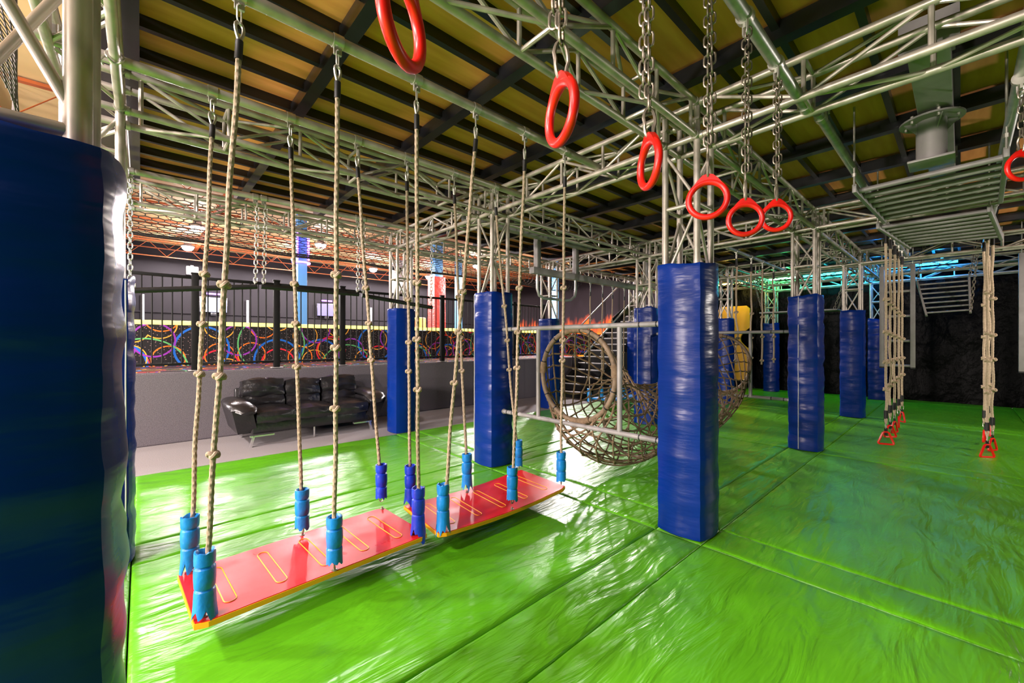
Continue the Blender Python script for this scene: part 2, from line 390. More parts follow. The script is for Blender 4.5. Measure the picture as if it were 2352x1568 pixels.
# ------------------------------------------------------------------ trusses and columns
CN = {(-1, 0): 'left foreground column', (-1, 1): 'slim left rear column', (-1, 2): 'far left column', (0, 0): 'big central column', (0, 1): 'swing board column',
      (0, 2): 'sofa side column', (1, 0): 'right front column', (1, 1): 'net tunnel column', (1, 2): 'stair side column', (2, 0): 'second right column',
      (2, 1): 'yellow panel column', (2, 2): 'hidden rear column', (3, 0): 'third right column', (3, 1): 'tarp wall column', (3, 2): 'corner rear column'}
LEG = (.055, .305)
def column_xy(i, j): return gx(i), GY[j]
def column(i, j):
    x, y = column_xy(i, j)
    t = Thing('truss_tower', 'silver aluminium box truss column, the %s' % CN[(i, j)], 'column', (x+PW/2, y+PW/2, 0))
    L = [V((x+a, y+b, 0)) for a, b in ((LEG[0], LEG[0]), (LEG[1], LEG[0]), (LEG[1], LEG[1]), (LEG[0], LEG[1]))]
    for p in L: t.rod('leg', p, p+V((0, 0, ZU+.02)), CH, 'steel')
    for k in range(4):
        a, b = L[k], L[(k+1) % 4]
        for z in (1.95, 2.53, 3.03, 3.27): t.rod('rung', a+V((0, 0, z)), b+V((0, 0, z)), .0165 if z < 3 else CH, 'steel')
        zz = (1.95, 2.53, 3.0)
        for q in range(2):
            s, e = (a, b) if (q+k) % 2 else (b, a)
            t.rod('brace', s+V((0, 0, zz[q]+.03)), e+V((0, 0, zz[q+1]-.03)), .0125, 'steel')
    for p in L:                       # plates of the top node
        t.part('node_plate', MB().box(p+V((0, 0, ZU-.125)), (.056, .056, .02)), 'steel')
    return t
def beam(a, b, axis, label):
    """a, b: near ends of the chord run; box of four chords with laced faces"""
    t = Thing('box_truss', label, 'truss', a)
    d = V((1, 0, 0)) if axis == 'x' else V((0, 1, 0)); s = V((0, .25, 0)) if axis == 'x' else V((.25, 0, 0))
    L = (b-a).length; up = V((0, 0, ZU-ZL))
    for o in (V(), s, up, s+up): t.rod('chord', a+o, b+o, CH, 'steel', n=12)
    n = max(2, round((L-.16)/.52)); st = (L-.16)/n; p0 = a+d*.08
    for face in (V(), s):
        for k in range(n+1):
            p = p0+d*(st*k)+face; t.rod('post', p, p+up, .0135, 'steel', n=8)
            if k < n:
                q = p+d*st
                u, v = (p, q+up) if k % 2 else (p+up, q)
                t.rod('brace', u+(v-u)*.06, v-(v-u)*.06, .0125, 'steel', n=8)
    for base in (V(), up):
        for k in range(n):
            p = p0+d*(st*k)+base; q = p+d*st
            u, v = (p, q+s) if (k % 2) == (base.z == 0) else (p+s, q)
            t.rod('brace', u+(v-u)*.06, v-(v-u)*.06, .0125, 'steel', n=8)
        for k in range(1, n, 2): t.rod('rung', p0+d*(st*k)+base, p0+d*(st*k)+base+s, .0135, 'steel', n=8)
    for o in (V(), s, up, s+up):
        for c in (a+d*.012, b-d*.012): t.rod('end_collar', c+o-d*.012, c+o+d*.012, CH*1.28, 'zinc', n=12)
for (i, j) in CN:
    if (i, j) not in ((-1, 2), (3, 2)): column(i, j)
for j in range(3):
    for i in range(-1, 3):
        a = V((gx(i)+LEG[1]+CH, GY[j]+LEG[0], ZL)); b = V((gx(i+1)+LEG[0]-CH, GY[j]+LEG[0], ZL))
        beam(a, b, 'x', 'silver box truss beam running from %s to %s' % (CN[(i, j)], CN[(i+1, j)]))
for i in range(-1, 4):
    for j in range(-1, 2):
        if i == 3 and j == 1: continue
        y0 = GY[j]+LEG[1]+CH if j >= 0 else -1.1
        a = V((gx(i)+LEG[0], y0, ZL)); b = V((gx(i)+LEG[0], GY[j+1]+LEG[0]-CH, ZL))
        if j < 0: beam(a, b, 'y', 'silver box truss beam running out of the picture from %s' % CN[(i, 0)])
        else: beam(a, b, 'y', 'silver box truss beam joining %s and %s crosswise' % (CN[(i, j)], CN[(i, j+1)]))

# padded sleeves round the columns
def pad(i, j, h, label, seam=(), wr=1.0, rag=.03, seed=0, z0=0, piping_top=False):
    x, y = column_xy(i, j); cx, cy = x+PW/2, y+PW/2
    t = Thing('column_pad', label, 'column pad', (cx, cy, z0))
    NA, NR = 56, 64; vs = []; hs = PW/2; rc = .045
    def sq(a, s):      # rounded square outline, parameter a in 0..1
        q = a*4 % 4; k = int(q); f = q-k
        # walk side k
        e = s-rc; 
        if f < .86: p = (e, -e+2*e*(f/.86)); p = (s, p[1]); nn = (1, 0)
        else: th = (f-.86)/.14*pi/2; p = (e+rc*cos(th), e+rc*sin(th)); nn = (cos(th), sin(th))
        for _ in range(k): p = (-p[1], p[0]); nn = (-nn[1], nn[0])
        return p, nn, f
    rings = []
    for r in range(NR+1):
        v = r/NR; z = z0+.01+(h-z0-.01)*v; rings.append((z, 0, v))
    rings += [(h+.012, -.006, 1), (h+.006, -.02, 1), (h-.012, -.035, 1), (h-.05, -.045, 1)]
    pre = [(z0+.004, -.012, 0)]
    al = pre+rings
    for z, ins, v in al:
        for k in range(NA):
            p, nn, f = sq(k/NA, hs); bul = .020*sin(pi*min(f/.86, 1)) if f < .86 else 0
            px, py = cx+p[0], cy+p[1]
            wv = .007*wr*nz(px*2.2+seed, py*2.2, z*9+seed)+.005*wr*nz(px*5, py*5+seed, z*17)
            wv *= min(1, (z-z0)*6) if v < .1 else 1
            zt = z+(rag*nz(px*4+seed*3, py*4, 2)+.012*nz(px*14, py*14, seed))*(v**8)
            g = ins+bul+wv
            vs.append((px+nn[0]*g, py+nn[1]*g, max(zt, z0+.002)))
    n = len(al)
    fs = [(a*NA+k, a*NA+(k+1) % NA, (a+1)*NA+(k+1) % NA, (a+1)*NA+k) for a in range(n-1) for k in range(NA)]
    mb = MB().add(vs, fs); t.part('vinyl_cover', mb, 'pad')
    c = MB().box((cx, cy, h-.06), (PW-.08, PW-.08, .02)); t.part('foam_core', c, 'tape')
    for side, fr in seam:               # white welt: side 0 = towards -X, 1 = towards -Y
        q = MB(); pts = []
        for r in range(40):
            z = z0+.02+(h-z0-.03)*r/39; e = .020*sin(pi*min(fr/.86, 1))+.004
            p = (x-e, y+PW*fr, z) if side == 0 else (x+PW*fr, y-e, z)
            pts.append((p[0]+.003*nz(z*3, seed), p[1]+.003*nz(z*3, seed+5), z))
        q.tube(pts, .0048, 6); t.part('welt', q, 'piping')
    return t
pad(-1, 0, 1.90, 'dark blue vinyl column pad filling the left foreground', wr=1.6, rag=.04, seed=1)
pad(-1, 1, 1.90, 'blue vinyl column pad seen edge-on just behind the left foreground pad', seam=[(1, .93)], wr=1.6, rag=.07, seed=2)
pad(0, 0, 2.07, 'largest blue vinyl column pad, standing in the centre of the green floor', seed=3, wr=1.0)
pad(0, 1, 2.07, 'blue vinyl column pad behind the further red swing board, dented by pipe ends', seam=[(0, .90)], seed=4, wr=1.5, rag=.015)
pad(0, 2, 2.02, 'blue vinyl column pad standing beside the black sofa', seed=5, wr=.8, rag=.02)
pad(1, 0, 2.12, 'creased blue column pad with a white seam, next right of the central one', seam=[(0, .62)], seed=6, wr=1.9, rag=.04)
pad(1, 1, 2.10, 'blue vinyl column pad behind the rope net tunnel with a white welt', seam=[(0, .72)], seed=7, wr=1.4, rag=.05)
pad(1, 2, 2.0, 'blue vinyl column pad near the foot of the black stairs', seed=8, wr=.8, rag=.01)
pad(2, 0, 2.10, 'blue vinyl column pad, third along the right row, left of the knotted rope bundle', seed=9, wr=1.4, rag=.02)
pad(2, 1, 2.05, 'narrow strip of blue column pad showing right behind the central pad', seed=10)
pad(2, 2, 2.05, 'blue column pad hidden behind the net tunnel pad', seed=11)
pad(3, 0, 2.08, 'farthest blue column pad of the right row, against the black tarp', seed=12, wr=1.4)
pad(3, 1, 2.05, 'distant blue column pad in front of the black tarp, behind hanging knotted ropes', seed=13, wr=1.4)
ORD = ('first', 'second', 'third', 'fourth', 'fifth', 'sixth', 'seventh', 'eighth', 'ninth', 'tenth')
# ------------------------------------------------------------------ hall: lamps, roof steel, padded posts, screens
def bay_lamp(x, y, z, label, group=None, power=None):
    t = Thing('high_bay_lamp', label, 'lamp', (x, y, z), group)
    t.part('housing', MB().lathe((x, y, z), [(.04, .30), (.10, .28), (.12, .10), (.21, .05), (.215, .0), (.195, .0), (.10, .08)], 16), 'greypaint')
    t.part('lens', MB().lathe((x, y, z-.02), [(.05, -.13), (.11, -.11), (.16, -.07), (.19, 0), (.19, .02)], 16), 'lamp')
    t.rod('hanger', (x, y, z+.28), (x, y, 5.52), .006, 'zinc', n=6)
    ld = bpy.data.lights.new('lamp_light', 'SPOT'); ld.spot_size = R(176); ld.spot_blend = .06; ld.energy = power or LAMP_W; ld.color = BULB; ld.shadow_soft_size = .19
    lo = bpy.data.objects.new('lamp_light', ld); COL.objects.link(lo); lo.parent = t.o; lo.location = (0, 0, -.30)
    l2 = bpy.data.lights.new('lamp_spill', 'POINT'); l2.energy = .14*(power or LAMP_W); l2.color = BULB; l2.shadow_soft_size = .15      # light spilling up through the open glass
    o2 = bpy.data.objects.new('lamp_spill', l2); COL.objects.link(o2); o2.parent = t.o; o2.location = (0, 0, -.30)
for x, y, z, lab in ((1.33, 16.4, 5.15, 'bright high bay lamp at upper left, seen through the black hexagon net'),
                     (1.33, 20.0, 5.15, 'bright high bay lamp at upper left, just under the net edge'),
                     (5.0, 16.2, 5.15, 'bright high bay lamp right of the blue and red post, near net edge'),
                     (5.07, 19.8, 5.15, 'bright high bay lamp immediately left of the violet-lit blue post'),
                     (8.6, 19.8, 5.15, 'bright high bay lamp beside the sofa side column, further up'),
                     (11.9, 20.0, 5.15, 'bright high bay lamp beside the sofa side column, lower and smaller'),
                     (11.9, 15.6, 5.15, 'bright high bay lamp glimpsed between the legs of the sofa side column')):
    bay_lamp(x, y, z, lab)
bay_lamp(13.2, 11.2, 5.15, 'added high bay lamp above the stairs, unseen behind the deck edge', None, 2600)  # added out of sight to brighten the far right floor
for hk, (x, y) in enumerate(((-3.2, 12.8), (-3.4, 5.6), (-3.4, 1.6), (-7.4, 9.0), (-7.4, -1.2))):
    bay_lamp(x, y, 5.15, '%s high bay lamp over the open hall to the left, outside the picture' % ORD[hk], 'lamps over the hall outside the picture', 700)

def fill(x, y, z, tx, ty, tz, W, label):  # off-view lamp added as fill for the deck and trusses
    t = Thing('fill_lamp', label, 'lamp', (x, y, 0)); d = (V((tx, ty, tz))-V((x, y, z))).normalized(); rot = d.to_track_quat('X', 'Z').to_matrix()
    t.part('lamp_head', MB().bbox(V((x, y, z))-d*.10, (.12, .34, .26), .02, rot), 'greypaint'); t.part('lens', MB().box(V((x, y, z))-d*.035, (.012, .30, .22), rot), 'lamp')
    t.rod('stand', (x-d.x*.1, y-d.y*.1, 0), (x-d.x*.1, y-d.y*.1, z-.12), .02, 'greypaint')
    ld = bpy.data.lights.new('fill_light', 'SPOT'); ld.energy = W; ld.color = (1.0, .86, .78); ld.spot_size = R(150); ld.spot_blend = .6; ld.shadow_soft_size = .22
    lo = bpy.data.objects.new('fill_light', ld); COL.objects.link(lo); lo.parent = t.o; lo.location = V((0, 0, z))+d*.05; lo.rotation_euler = d.to_track_quat('-Z', 'Y').to_euler()
def wall_fill_lamp(x, y, z, W, label):  # unseen lamp added to lift the dark floor at far right
    t = Thing('wall_fill_lamp', label, 'lamp', (x, y, z)); t.part('lamp_head', MB().bbox((x, y-.03, z), (.34, .10, .22), .02), 'greypaint'); t.part('lens', MB().box((x, y+.025, z), (.30, .012, .18)), 'lamp')
    ld = bpy.data.lights.new('wall_fill_light', 'SPOT'); ld.energy = W; ld.color = (1.0, .90, .80); ld.spot_size = R(165); ld.spot_blend = .5; ld.shadow_soft_size = .12
    lo = bpy.data.objects.new('wall_fill_light', ld); COL.objects.link(lo); lo.parent = t.o; lo.location = (0, .06, 0); lo.rotation_euler = (R(90), 0, 0)
wall_fill_lamp(8.6, -3.2, 2.2, 330, 'fill lamp added on the right tarp wall between the far columns, outside the picture')
for k, (x, y, z) in enumerate(((-8.5, 1.2, 1.9), (-8.0, 3.6, 1.6), (-8.5, 6.0, 1.9))):
    fill(x, y, z, 4, 2, 2.6, FILL_W, '%s flood lamp added on a stand in the hall to the left, outside the picture' % ORD[k])
for q, y in enumerate((9.6, 11.6, 13.6, 15.4, 17.6, 19.4, 21.2)):
    t = Thing('roof_joist', 'orange open-web steel joist, %s from the railing, under the tan hall roof' % ORD[q], 'joist', (4, y, 4.9), 'orange joists under the hall roof')
    t.part('top_chord', MB().box((4, y, 5.46), (34, .10, .05)), 'rust')
    t.part('bottom_chord', MB().box((4, y, 4.86), (34, .05, .03)), 'rust')
    t.part('web', MB().tube([(-13+.55*k, y, 4.88 if k % 2 else 5.44) for k in range(62)], .013, 5), 'rust')
for q, x in enumerate((-5.6, -2.0, 1.7)):
    t = Thing('roof_joist', 'orange steel purlin running away under the tan roof, %s from the left' % ORD[q], 'joist', (x, 14, 4.9), 'orange purlins under the hall roof')
    t.part('top_chord', MB().box((x, 14, 5.40), (.12, 16, .14)), 'rust')
for q, y in enumerate((-1.2, .6, 2.4, 4.2)):
    t = Thing('roof_joist', 'orange steel joist over the left side of the frame, %s one back' % ORD[q], 'joist', (-9, y, 4.9), 'orange joists over the left side')
    t.part('top_chord', MB().box((-9, y, 5.43), (15, .10, .10)), 'rust')
    t.part('bottom_chord', MB().box((-9, y, 4.95), (15, .08, .05)), 'rust')
    t.part('web', MB().tube([(-16+.5*k, y, 4.96 if k % 2 else 5.42) for k in range(30)], .013, 5), 'rust')

def post(px, y, w0, zpad, ztop, label, padw=None, uv=False, zblue=None):
    c = ony(px, HORIZ, y); x = c.x
    t = Thing('padded_post', label, 'post', (x, y, 0))
    t.part('shaft', MB().bbox((x, y, 2.75), (w0, w0, 5.5), .01), 'bluecol')
    pw = padw or w0*1.35; mb = MB(); vs = []; n = 40; zz = zpad if zblue is None else zblue
    for r in range(n+1):
        z = .02+(zz-.02)*r/n
        for k in range(24):
            a = k/24*4; s = int(a); f = a-s; p = (pw/2, -pw/2+pw*f); nx = (1, 0)
            for _ in range(s): p = (-p[1], p[0]); nx = (-nx[1], nx[0])
            e = .02*sin(pi*f)+.012*nz(p[0]*5, p[1]*5, z*7+abs(f-.5)*6)
            vs.append((x+p[0]+nx[0]*e, y+p[1]+nx[1]*e, z))
    mb.add(vs, [(r*24+k, r*24+(k+1) % 24, (r+1)*24+(k+1) % 24, (r+1)*24+k) for r in range(n) for k in range(24)]); mb.f.append(tuple(range(n*24, n*24+24)))
    t.part('red_pad', mb, 'redpad')
    if uv:
        for dx in (-.16, .16): t.part('violet_tube', MB().tube([(x+dx, y-.2, 4.05), (x+dx, y-.2, 4.9)], .025, 8), 'uv')
        t.part('ring_light', MB().tube([(x+.24*cos(a), y+.24*sin(a), 3.98) for a in [2*pi*k/16 for k in range(16)]], .03, 6, closed=True), 'uv')
post(692, 14, .27, 1.97, 5.5, 'blue post with violet tubes above and red pad below, behind the railing', uv=True, zblue=1.97)
post(1003, 14, .36, 4.6, 5.5, 'tall red padded post with chevron creases behind the railing', padw=.50, zblue=4.05)
post(1053, 15.5, .25, 1.9, 5.5, 'light blue post with orange-red pad right of the tall red one', padw=.45, zblue=1.95)
post(1275, 13.5, .24, 1.9, 5.5, 'light blue post with violet glow near the flame mural', padw=.3, zblue=1.8)

def screen(x0, x1, z0, z1, m, label, bar):
    y = 21.86; t = Thing('wall_screen', label, 'screen', ((x0+x1)/2, y, z0))
    t.part('bezel', MB().bbox(((x0+x1)/2, y, (z0+z1)/2), (x1-x0+.06, .08, z1-z0+.06), .015), 'mirrordark')
    t.part('display', MB().box(((x0+x1)/2, y-.045, (z0+z1)/2), (x1-x0, .01, z1-z0)), m)
    t.part('mount', MB().bbox(((x0+x1)/2, y, z0-.10), (.2, .06, .14), .01), 'mirrordark')
    if bar: t.part('violet_tube', MB().tube([(x0+.2, y-.05, z1+.16), (x1-.2, y-.05, z1+.16)], .035, 8), 'uv')
screen(1.86, 2.80, 2.80, 3.42, 'screen', 'bright white wall screen under a violet tube, behind the left ropes', True)
screen(6.58, 7.48, 2.84, 3.44, 'screenviolet', 'dim violet wall screen behind the railing, right of the blue post', True)
t = Thing('wall_speaker', 'small grey box high on the charcoal hall wall', 'speaker', (1.5, 21.9, 4.3))
t.part('cabinet', MB().bbox((1.6, 21.85, 4.5), (.42, .22, .36), .03), 'greypaint'); t.part('bracket', MB().box((1.6, 21.97, 4.5), (.1, .06, .5)), 'greypaint')
t = Thing('air_duct', 'pale grey air duct hanging over the hall beyond the railing', 'duct', (9.5, 18.8, 4.3))
t.part('duct_body', MB().tube([(9.6, 18.8, 4.0), (9.6, 18.8, 5.53)], .42, 18), 'whitepanel'); t.part('duct_collar', MB().tube([(9.6, 18.8, 3.92), (9.6, 18.8, 4.02)], .46, 18), 'zinc')
for px, lab in ((936, 'yellow arcade machine partly hidden by the sofa side column'), (962, 'yellow arcade machine left of the tall red post')):
    c = ony(px, 740, 16.5); t = Thing('arcade_machine', lab, 'arcade machine', (c.x, c.y, 0))
    t.part('cabinet', MB().bbox((c.x, c.y, 1.3), (.42, .6, 2.6), .06), 'yellowpanel'); t.part('display', MB().box((c.x, c.y-.31, 1.9), (.32, .02, .4)), 'screen')
for px, col, lab in ((1215, 'whitepanel', 'white counter edge seen through the railing near the mural'), (1300, 'rust', 'orange bench end seen through the stair column legs')):
    c = ony(px, 730, 14.5); t = Thing('counter', lab, 'counter', (c.x, c.y, 0))
    t.part('counter_body', MB().bbox((c.x, c.y, 1.0), (1.3, .6, 2.0), .04), 'redpad' if col == 'rust' else 'hallgrey'); t.part('counter_top', MB().bbox((c.x, c.y, 2.03), (1.4, .7, .08), .02), col)

# black hexagon net stretched over the walkway behind the frame
def hexnet():
    W = .15; mb = MB(); hx = W*math.sqrt(3)/2; done = set()
    def P(x, y):
        v = min(max((y-6.62)/3.2, 0), 1)                      # hangs steeply off the deck edge, then runs out over the walkway
        return V((x, 6.99+2.85*v*v, 3.44-(.42+.10*nz(x*.6, 9))*sin(pi*v)+.03*nz(x*.8, y*.7, 2)*v))
    nx_, ny_ = int(9.6/(W*.866)), int(3.2/(W*.75))
    def cor(i, j):
        cx = -.35+(i+.5*(j % 2))*W*.866; cy = 6.62+j*W*.75
        return [(cx+W/2*sin(a), cy+W/2*cos(a)) for a in [k*pi/3 for k in range(6)]]
    for i in range(nx_):
        for j in range(ny_):
            c = cor(i, j)
            for k in range(3):
                a, b = c[k], c[k+1]; mb.tube([P(*a), P(*b)], .0055, 4, cap=False)
    return mb
o = single('hexagon_net', hexnet(), 'netblack', 'black hexagon-mesh net stretched out beyond the rear truss over the walkway', 'net'); o['kind'] = 'stuff'

# railing on the carpeted kerb
t = Thing('railing', 'long black metal railing with upright bars on the carpeted kerb', 'railing', (3.5, 7.85, 1.04))
RX0, RX1, RY = -1.6, 8.3, 7.85
posts = [.61+1.1*k for k in range(-2, 8)]
for x in posts:
    if x > RX1+.1: continue
    p = t.part('railing_post', MB().bbox((x, RY, 1.79), (.095, .075, 1.46), .008), 'fence')
    t.part('post_cap', MB().bbox((x, RY, 2.53), (.105, .085, .02), .006), 'fence', p)
    t.part('foot_plate', MB().bbox((x, RY, 1.055), (.17, .15, .014), .005), 'greypaint', p)
for k in range(len(posts)-1):
    a, b = posts[k]+.045, posts[k+1]-.045
    if a > RX1: continue
    t.part('top_rail', MB().bbox(((a+b)/2, RY, 2.465), (b-a, .045, .045), .006), 'fence')
    t.part('bottom_rail', MB().bbox(((a+b)/2, RY, 1.16), (b-a, .035, .035), .005), 'fence')
    for q in range(1, 9):
        x = a+(b-a)*q/9; t.rod('baluster', (x, RY, 1.17), (x, RY, 2.45), .0105, 'fence', n=6)

# stairs up from the mats, with black treads, pale nosings and sloping rails
t = Thing('staircase', 'black staircase with pale step edges behind the rope net', 'stairs', (9.6, 6.9, 0))
for k in range(15):
    x = 8.5+.265*k; z = .18*(k+1)
    st = t.part('tread', MB().box((x+.14, 7.05, z-.03), (.30, 1.1, .055)), 'tape'); t.part('nosing', MB().box((x-.012, 7.05, z-.012), (.012, 1.1, .022)), 'piping', st)
    t.part('riser', MB().box((x+.02, 7.05, z-.10), (.012, 1.1, .17)), 'fence')
t.part('side_panel', MB().add([(8.45, 7.56, .0), (12.6, 7.56, 0), (12.6, 7.56, 2.8), (8.45, 7.58, 0), (12.6, 7.58, 0), (12.6, 7.58, 2.8)], [(0, 2, 1), (3, 4, 5), (0, 1, 4, 3), (1, 2, 5, 4), (2, 0, 3, 5)]), 'fence', smooth=False)
for y in (6.53, 7.60):
    t.part('stringer', MB().tube([(8.4, y, .02), (12.5, y, 2.80)], .07, 4), 'fence')
    t.part('handrail', MB().tube([(8.45, y, 1.15), (12.5, y, 3.9)], .022, 8), 'galv')
    for k in range(0, 16, 3):
        x = 8.5+.265*k; t.rod('upright', (x, y, .18*k+.1), (x, y, 1.15+.68*(x-8.45)), .014, 'fence', n=6)
t = Thing('stair_mesh_drape', 'black mesh drape hanging beside the upper stairs', 'drape', (11, 6.4, 1.6))
mb = MB(); vs = [(9.8+.09*i, 6.62+.02*nz(i*.5, j*.3), 1.15+.68*(.09*i+1.2)*.85-.02+.30*j/8) for i in range(30) for j in range(9)]
mb.add(vs, [(i*9+j, i*9+9+j, i*9+10+j, i*9+j+1) for i in range(29) for j in range(8)]); t.part('drape_cloth', mb, 'tarp'); t.part('drape_hem', MB().tube([vs[i*9+8] for i in range(30)], .014, 6), 'fence')

# ------------------------------------------------------------------ sofa
def cushion(mb, c, d, b=.09, puff=.04, tilt=0, seed=0, nu=14, wr=.012):
    """soft block: rounded box sheet inflated and creased"""
    c = V(c); h = V(d)*.5; rot = Matrix.Rotation(tilt, 3, 'X'); vs = []; idx = {}
    def P(p):
        q = V(p); s = V((max(-1, min(1, q.x)), max(-1, min(1, q.y)), max(-1, min(1, q.z))))
        inner = V((s.x*(h.x-b), s.y*(h.y-b), s.z*(h.z-b)))
        n = q.normalized(); o = V((s.x*h.x, s.y*h.y, s.z*h.z)); dd = o-inner
        e = inner + (dd.normalized()*b if dd.length > 1e-6 else dd)
        pf = puff*(1-s.x**2)*(1-s.z**2)*(1 if abs(s.y) > .9 else .0)*(-1 if s.y < 0 else 1)
        pz = puff*(1-s.x**2)*(1-s.y**2)*(1 if abs(s.z) > .9 else 0)*(1 if s.z > 0 else -1)
        e += V((0, pf, pz))
        e += n*wr*(nz(e.x*5+seed*7, e.y*9, e.z*11+e.x*4)+.6*nz(e.x*11, e.y*15+seed, e.z*23))
        return c+rot@e
    fs = []
    for ax in range(3):
        for sg in (-1, 1):
            base = len(vs)
            for i in range(nu+1):
                for j in range(nu+1):
                    u = -1+2*i/nu; v = -1+2*j/nu; p = [0, 0, 0]; p[ax] = sg; p[(ax+1) % 3] = u; p[(ax+2) % 3] = v; vs.append(P(p))
            for i in range(nu):
                for j in range(nu):
                    a = base+i*(nu+1)+j; f = (a, a+nu+1, a+nu+2, a+1); fs.append(f if sg > 0 else f[::-1])
    mb.add(vs, fs); return mb
SX0, SX1, SYF = .98, 3.06, 6.72
t = Thing('leather_sofa', 'black leather three-seat sofa with puffy headrests against the grey carpeted kerb', 'sofa', ((SX0+SX1)/2, 7.2, 0))
t.part('base_frame', MB().bbox(((SX0+SX1)/2, 7.24, .26), (SX1-SX0-.34, .92, .20), .04, n=3), 'leather')
w3 = (SX1-SX0-.42)/3
for k in range(3):
    cx = SX0+.21+w3*(k+.5)
    t.part('seat_cushion', cushion(MB(), (cx, 7.08, .405), (w3-.008, .80, .20), .06, .025, 0, k), 'leather')
    hh = .015 if k == 0 else (-.02 if k == 1 else .005); wd = w3+(.05 if k != 1 else -.01); ox = (-.03, 0, .03)[k]
    bc = t.part('back_cushion', cushion(MB(), (cx+ox, 7.50, .535), (wd, .20, .27), .05, .025, R(-10), k+4, wr=.02), 'leather')
    t.part('headrest', cushion(MB(), (cx+ox, 7.52, .735+hh), (wd+.01, .20, .29), .05, .025, R(-14), k+9, wr=.022), 'leather', bc)
t.part('back_panel', MB().bbox(((SX0+SX1)/2, 7.66, .45), (SX1-SX0-.2, .08, .62), .03, rot=Matrix.Rotation(R(-6), 3, 'X')), 'leather')
for sx, s in ((SX0+.13, -1), (SX1-.13, 1)):
    # flared arm body, narrower at the floor, with a padded arm-top that curves down in front
    vs = []; ring = []; prof = [(.19, .02), (.30, .0), (.42, -.02), (.54, -.05)]
    mb = MB()
    for z, fl in prof:
        xo = sx+s*(-.02+.10*(z-.15)/.4); yf = SYF+.10-.16*(z-.15)/.4
        vs += [(xo-.12*1, yf, z), (xo+.12, yf, z), (xo+.12, 7.66, z), (xo-.12, 7.66, z)]
    fs = [(r*4+k, r*4+(k+1) % 4, r*4+4+(k+1) % 4, r*4+4+k) for r in range(3) for k in range(4)]+[(3, 2, 1, 0), (12, 13, 14, 15)]
    mb.add(vs, fs); arm = t.part('arm', mb, 'leather')
    pts = [(sx+s*.075, 7.64, .60), (sx+s*.08, 7.35, .605), (sx+s*.08, 7.1, .60), (sx+s*.075, 6.88, .57), (sx+s*.06, 6.72, .52), (sx+s*.04, 6.63, .455)]
    mb = MB()
    for p0, p1 in zip(pts, pts[1:]): pass
    mb.tube(pts, [.06, .085, .09, .09, .085, .05], 14)
    mb.v = [((v[0]-sx-s*.075)*1.9+sx+s*.075, v[1], .585+(v[2]-.585)*.72) for v in mb.v]
    t.part('arm_pad', mb, 'leather', arm)
for sx, s in ((SX0+.20, 1), (SX1-.20, -1)):
    for y in (6.76, 7.56):
        mb = MB().box((sx+s*.11, y, .145), (.30, .05, .022)); mb.box((sx-.02*s, y-.02, .07), (.028, .045, .16), Matrix.Rotation(R(14*s), 3, 'Y')); t.part('leg', mb, 'chrome', smooth=False)
t.rod('middle_leg', ((SX0+SX1)/2, 6.85, 0), ((SX0+SX1)/2, 6.85, .17), .014, 'chrome')
# ------------------------------------------------------------------ swing bridge: tubes, ropes, boards
def link_mesh(m, L, W, r, seg=5, n=6):
    key = ('link', m, L, W, r)
    if key not in _ut:
        h = L/2-W/2; pts = []
        for k in range(seg+1): a = pi*k/seg; pts.append((W/2*cos(a)-0, 0, h+W/2*sin(a)))
        for k in range(seg+1): a = pi+pi*k/seg; pts.append((W/2*cos(a), 0, -h+W/2*sin(a)))
        _ut[key] = MB().tube(pts, r, n, closed=True).mesh('link', m)
    return _ut[key]
def chain(t, p, q, L=.05, W=.026, r=.0045, m='chain', parent=None, start=0, name='chain_link'):
    p = V(p); q = V(q); d = q-p; pitch = L-4*r+2*r; k = max(1, round(d.length/pitch)); me = link_mesh(m, L, W, r)
    rt = d.to_track_quat('Z', 'Y').to_matrix().to_4x4()
    for i in range(k):
        c = p+d*((i+.5)/k); t.inst(name, me, Matrix.Translation(c) @ rt @ Matrix.Rotation(pi/2*((i+start) % 2)+R(20), 4, 'Z'), parent)
def clamp_part(t, x, y, z, axis='x', r=.03, m='zinc'):
    mb = MB(); e = V((.026, 0, 0)) if axis == 'x' else V((0, .026, 0)); c = V((x, y, z))
    mb.tube([c-e, c+e], r*1.18, 14); mb.box((x, y, z-r*1.5), (.04, .016, .05) if axis == 'x' else (.016, .04, .05)); mb.tube([(x, y-.02, z-r*1.7), (x, y+.02, z-r*1.7)], .006, 6)
    return t.part('pipe_clamp', mb, m)
def trefoil(c, s, r):
    pts = []
    for k in range(30):
        a = 2*pi*k/30; pts.append(V(c)+V(((sin(a)+2*sin(2*a)), (cos(a)-2*cos(2*a)), -sin(3*a)*1.25))*s)
    return MB().tube(pts, r, 7, closed=True)
def rope_mesh(pts, r, fine, step=.007):
    if not fine: return MB().tube(pts, r, 7)
    P = [V(p) for p in pts]; out = []
    for a, b in zip(P, P[1:]):
        n = max(1, int((b-a).length/step)); out += [a+(b-a)*k/n for k in range(n)]
    out.append(P[-1])
    return MB().tube(out, r, 9, mod=lambda a, L: 1+.075*cos(3*a-L*150))
def teardrop(p, h, wd, r):
    x, y, z = p; pts = []
    for k in range(16):
        a = 2*pi*k/16; s = (1-cos(a))/2            # bottom point at a=0
        pts.append((x+wd*.5*sin(a)*(.25+.75*s), y+.25*wd*sin(a)*(.25+.75*s), z+h*s))
    return MB().tube(pts, r, 7, closed=True)
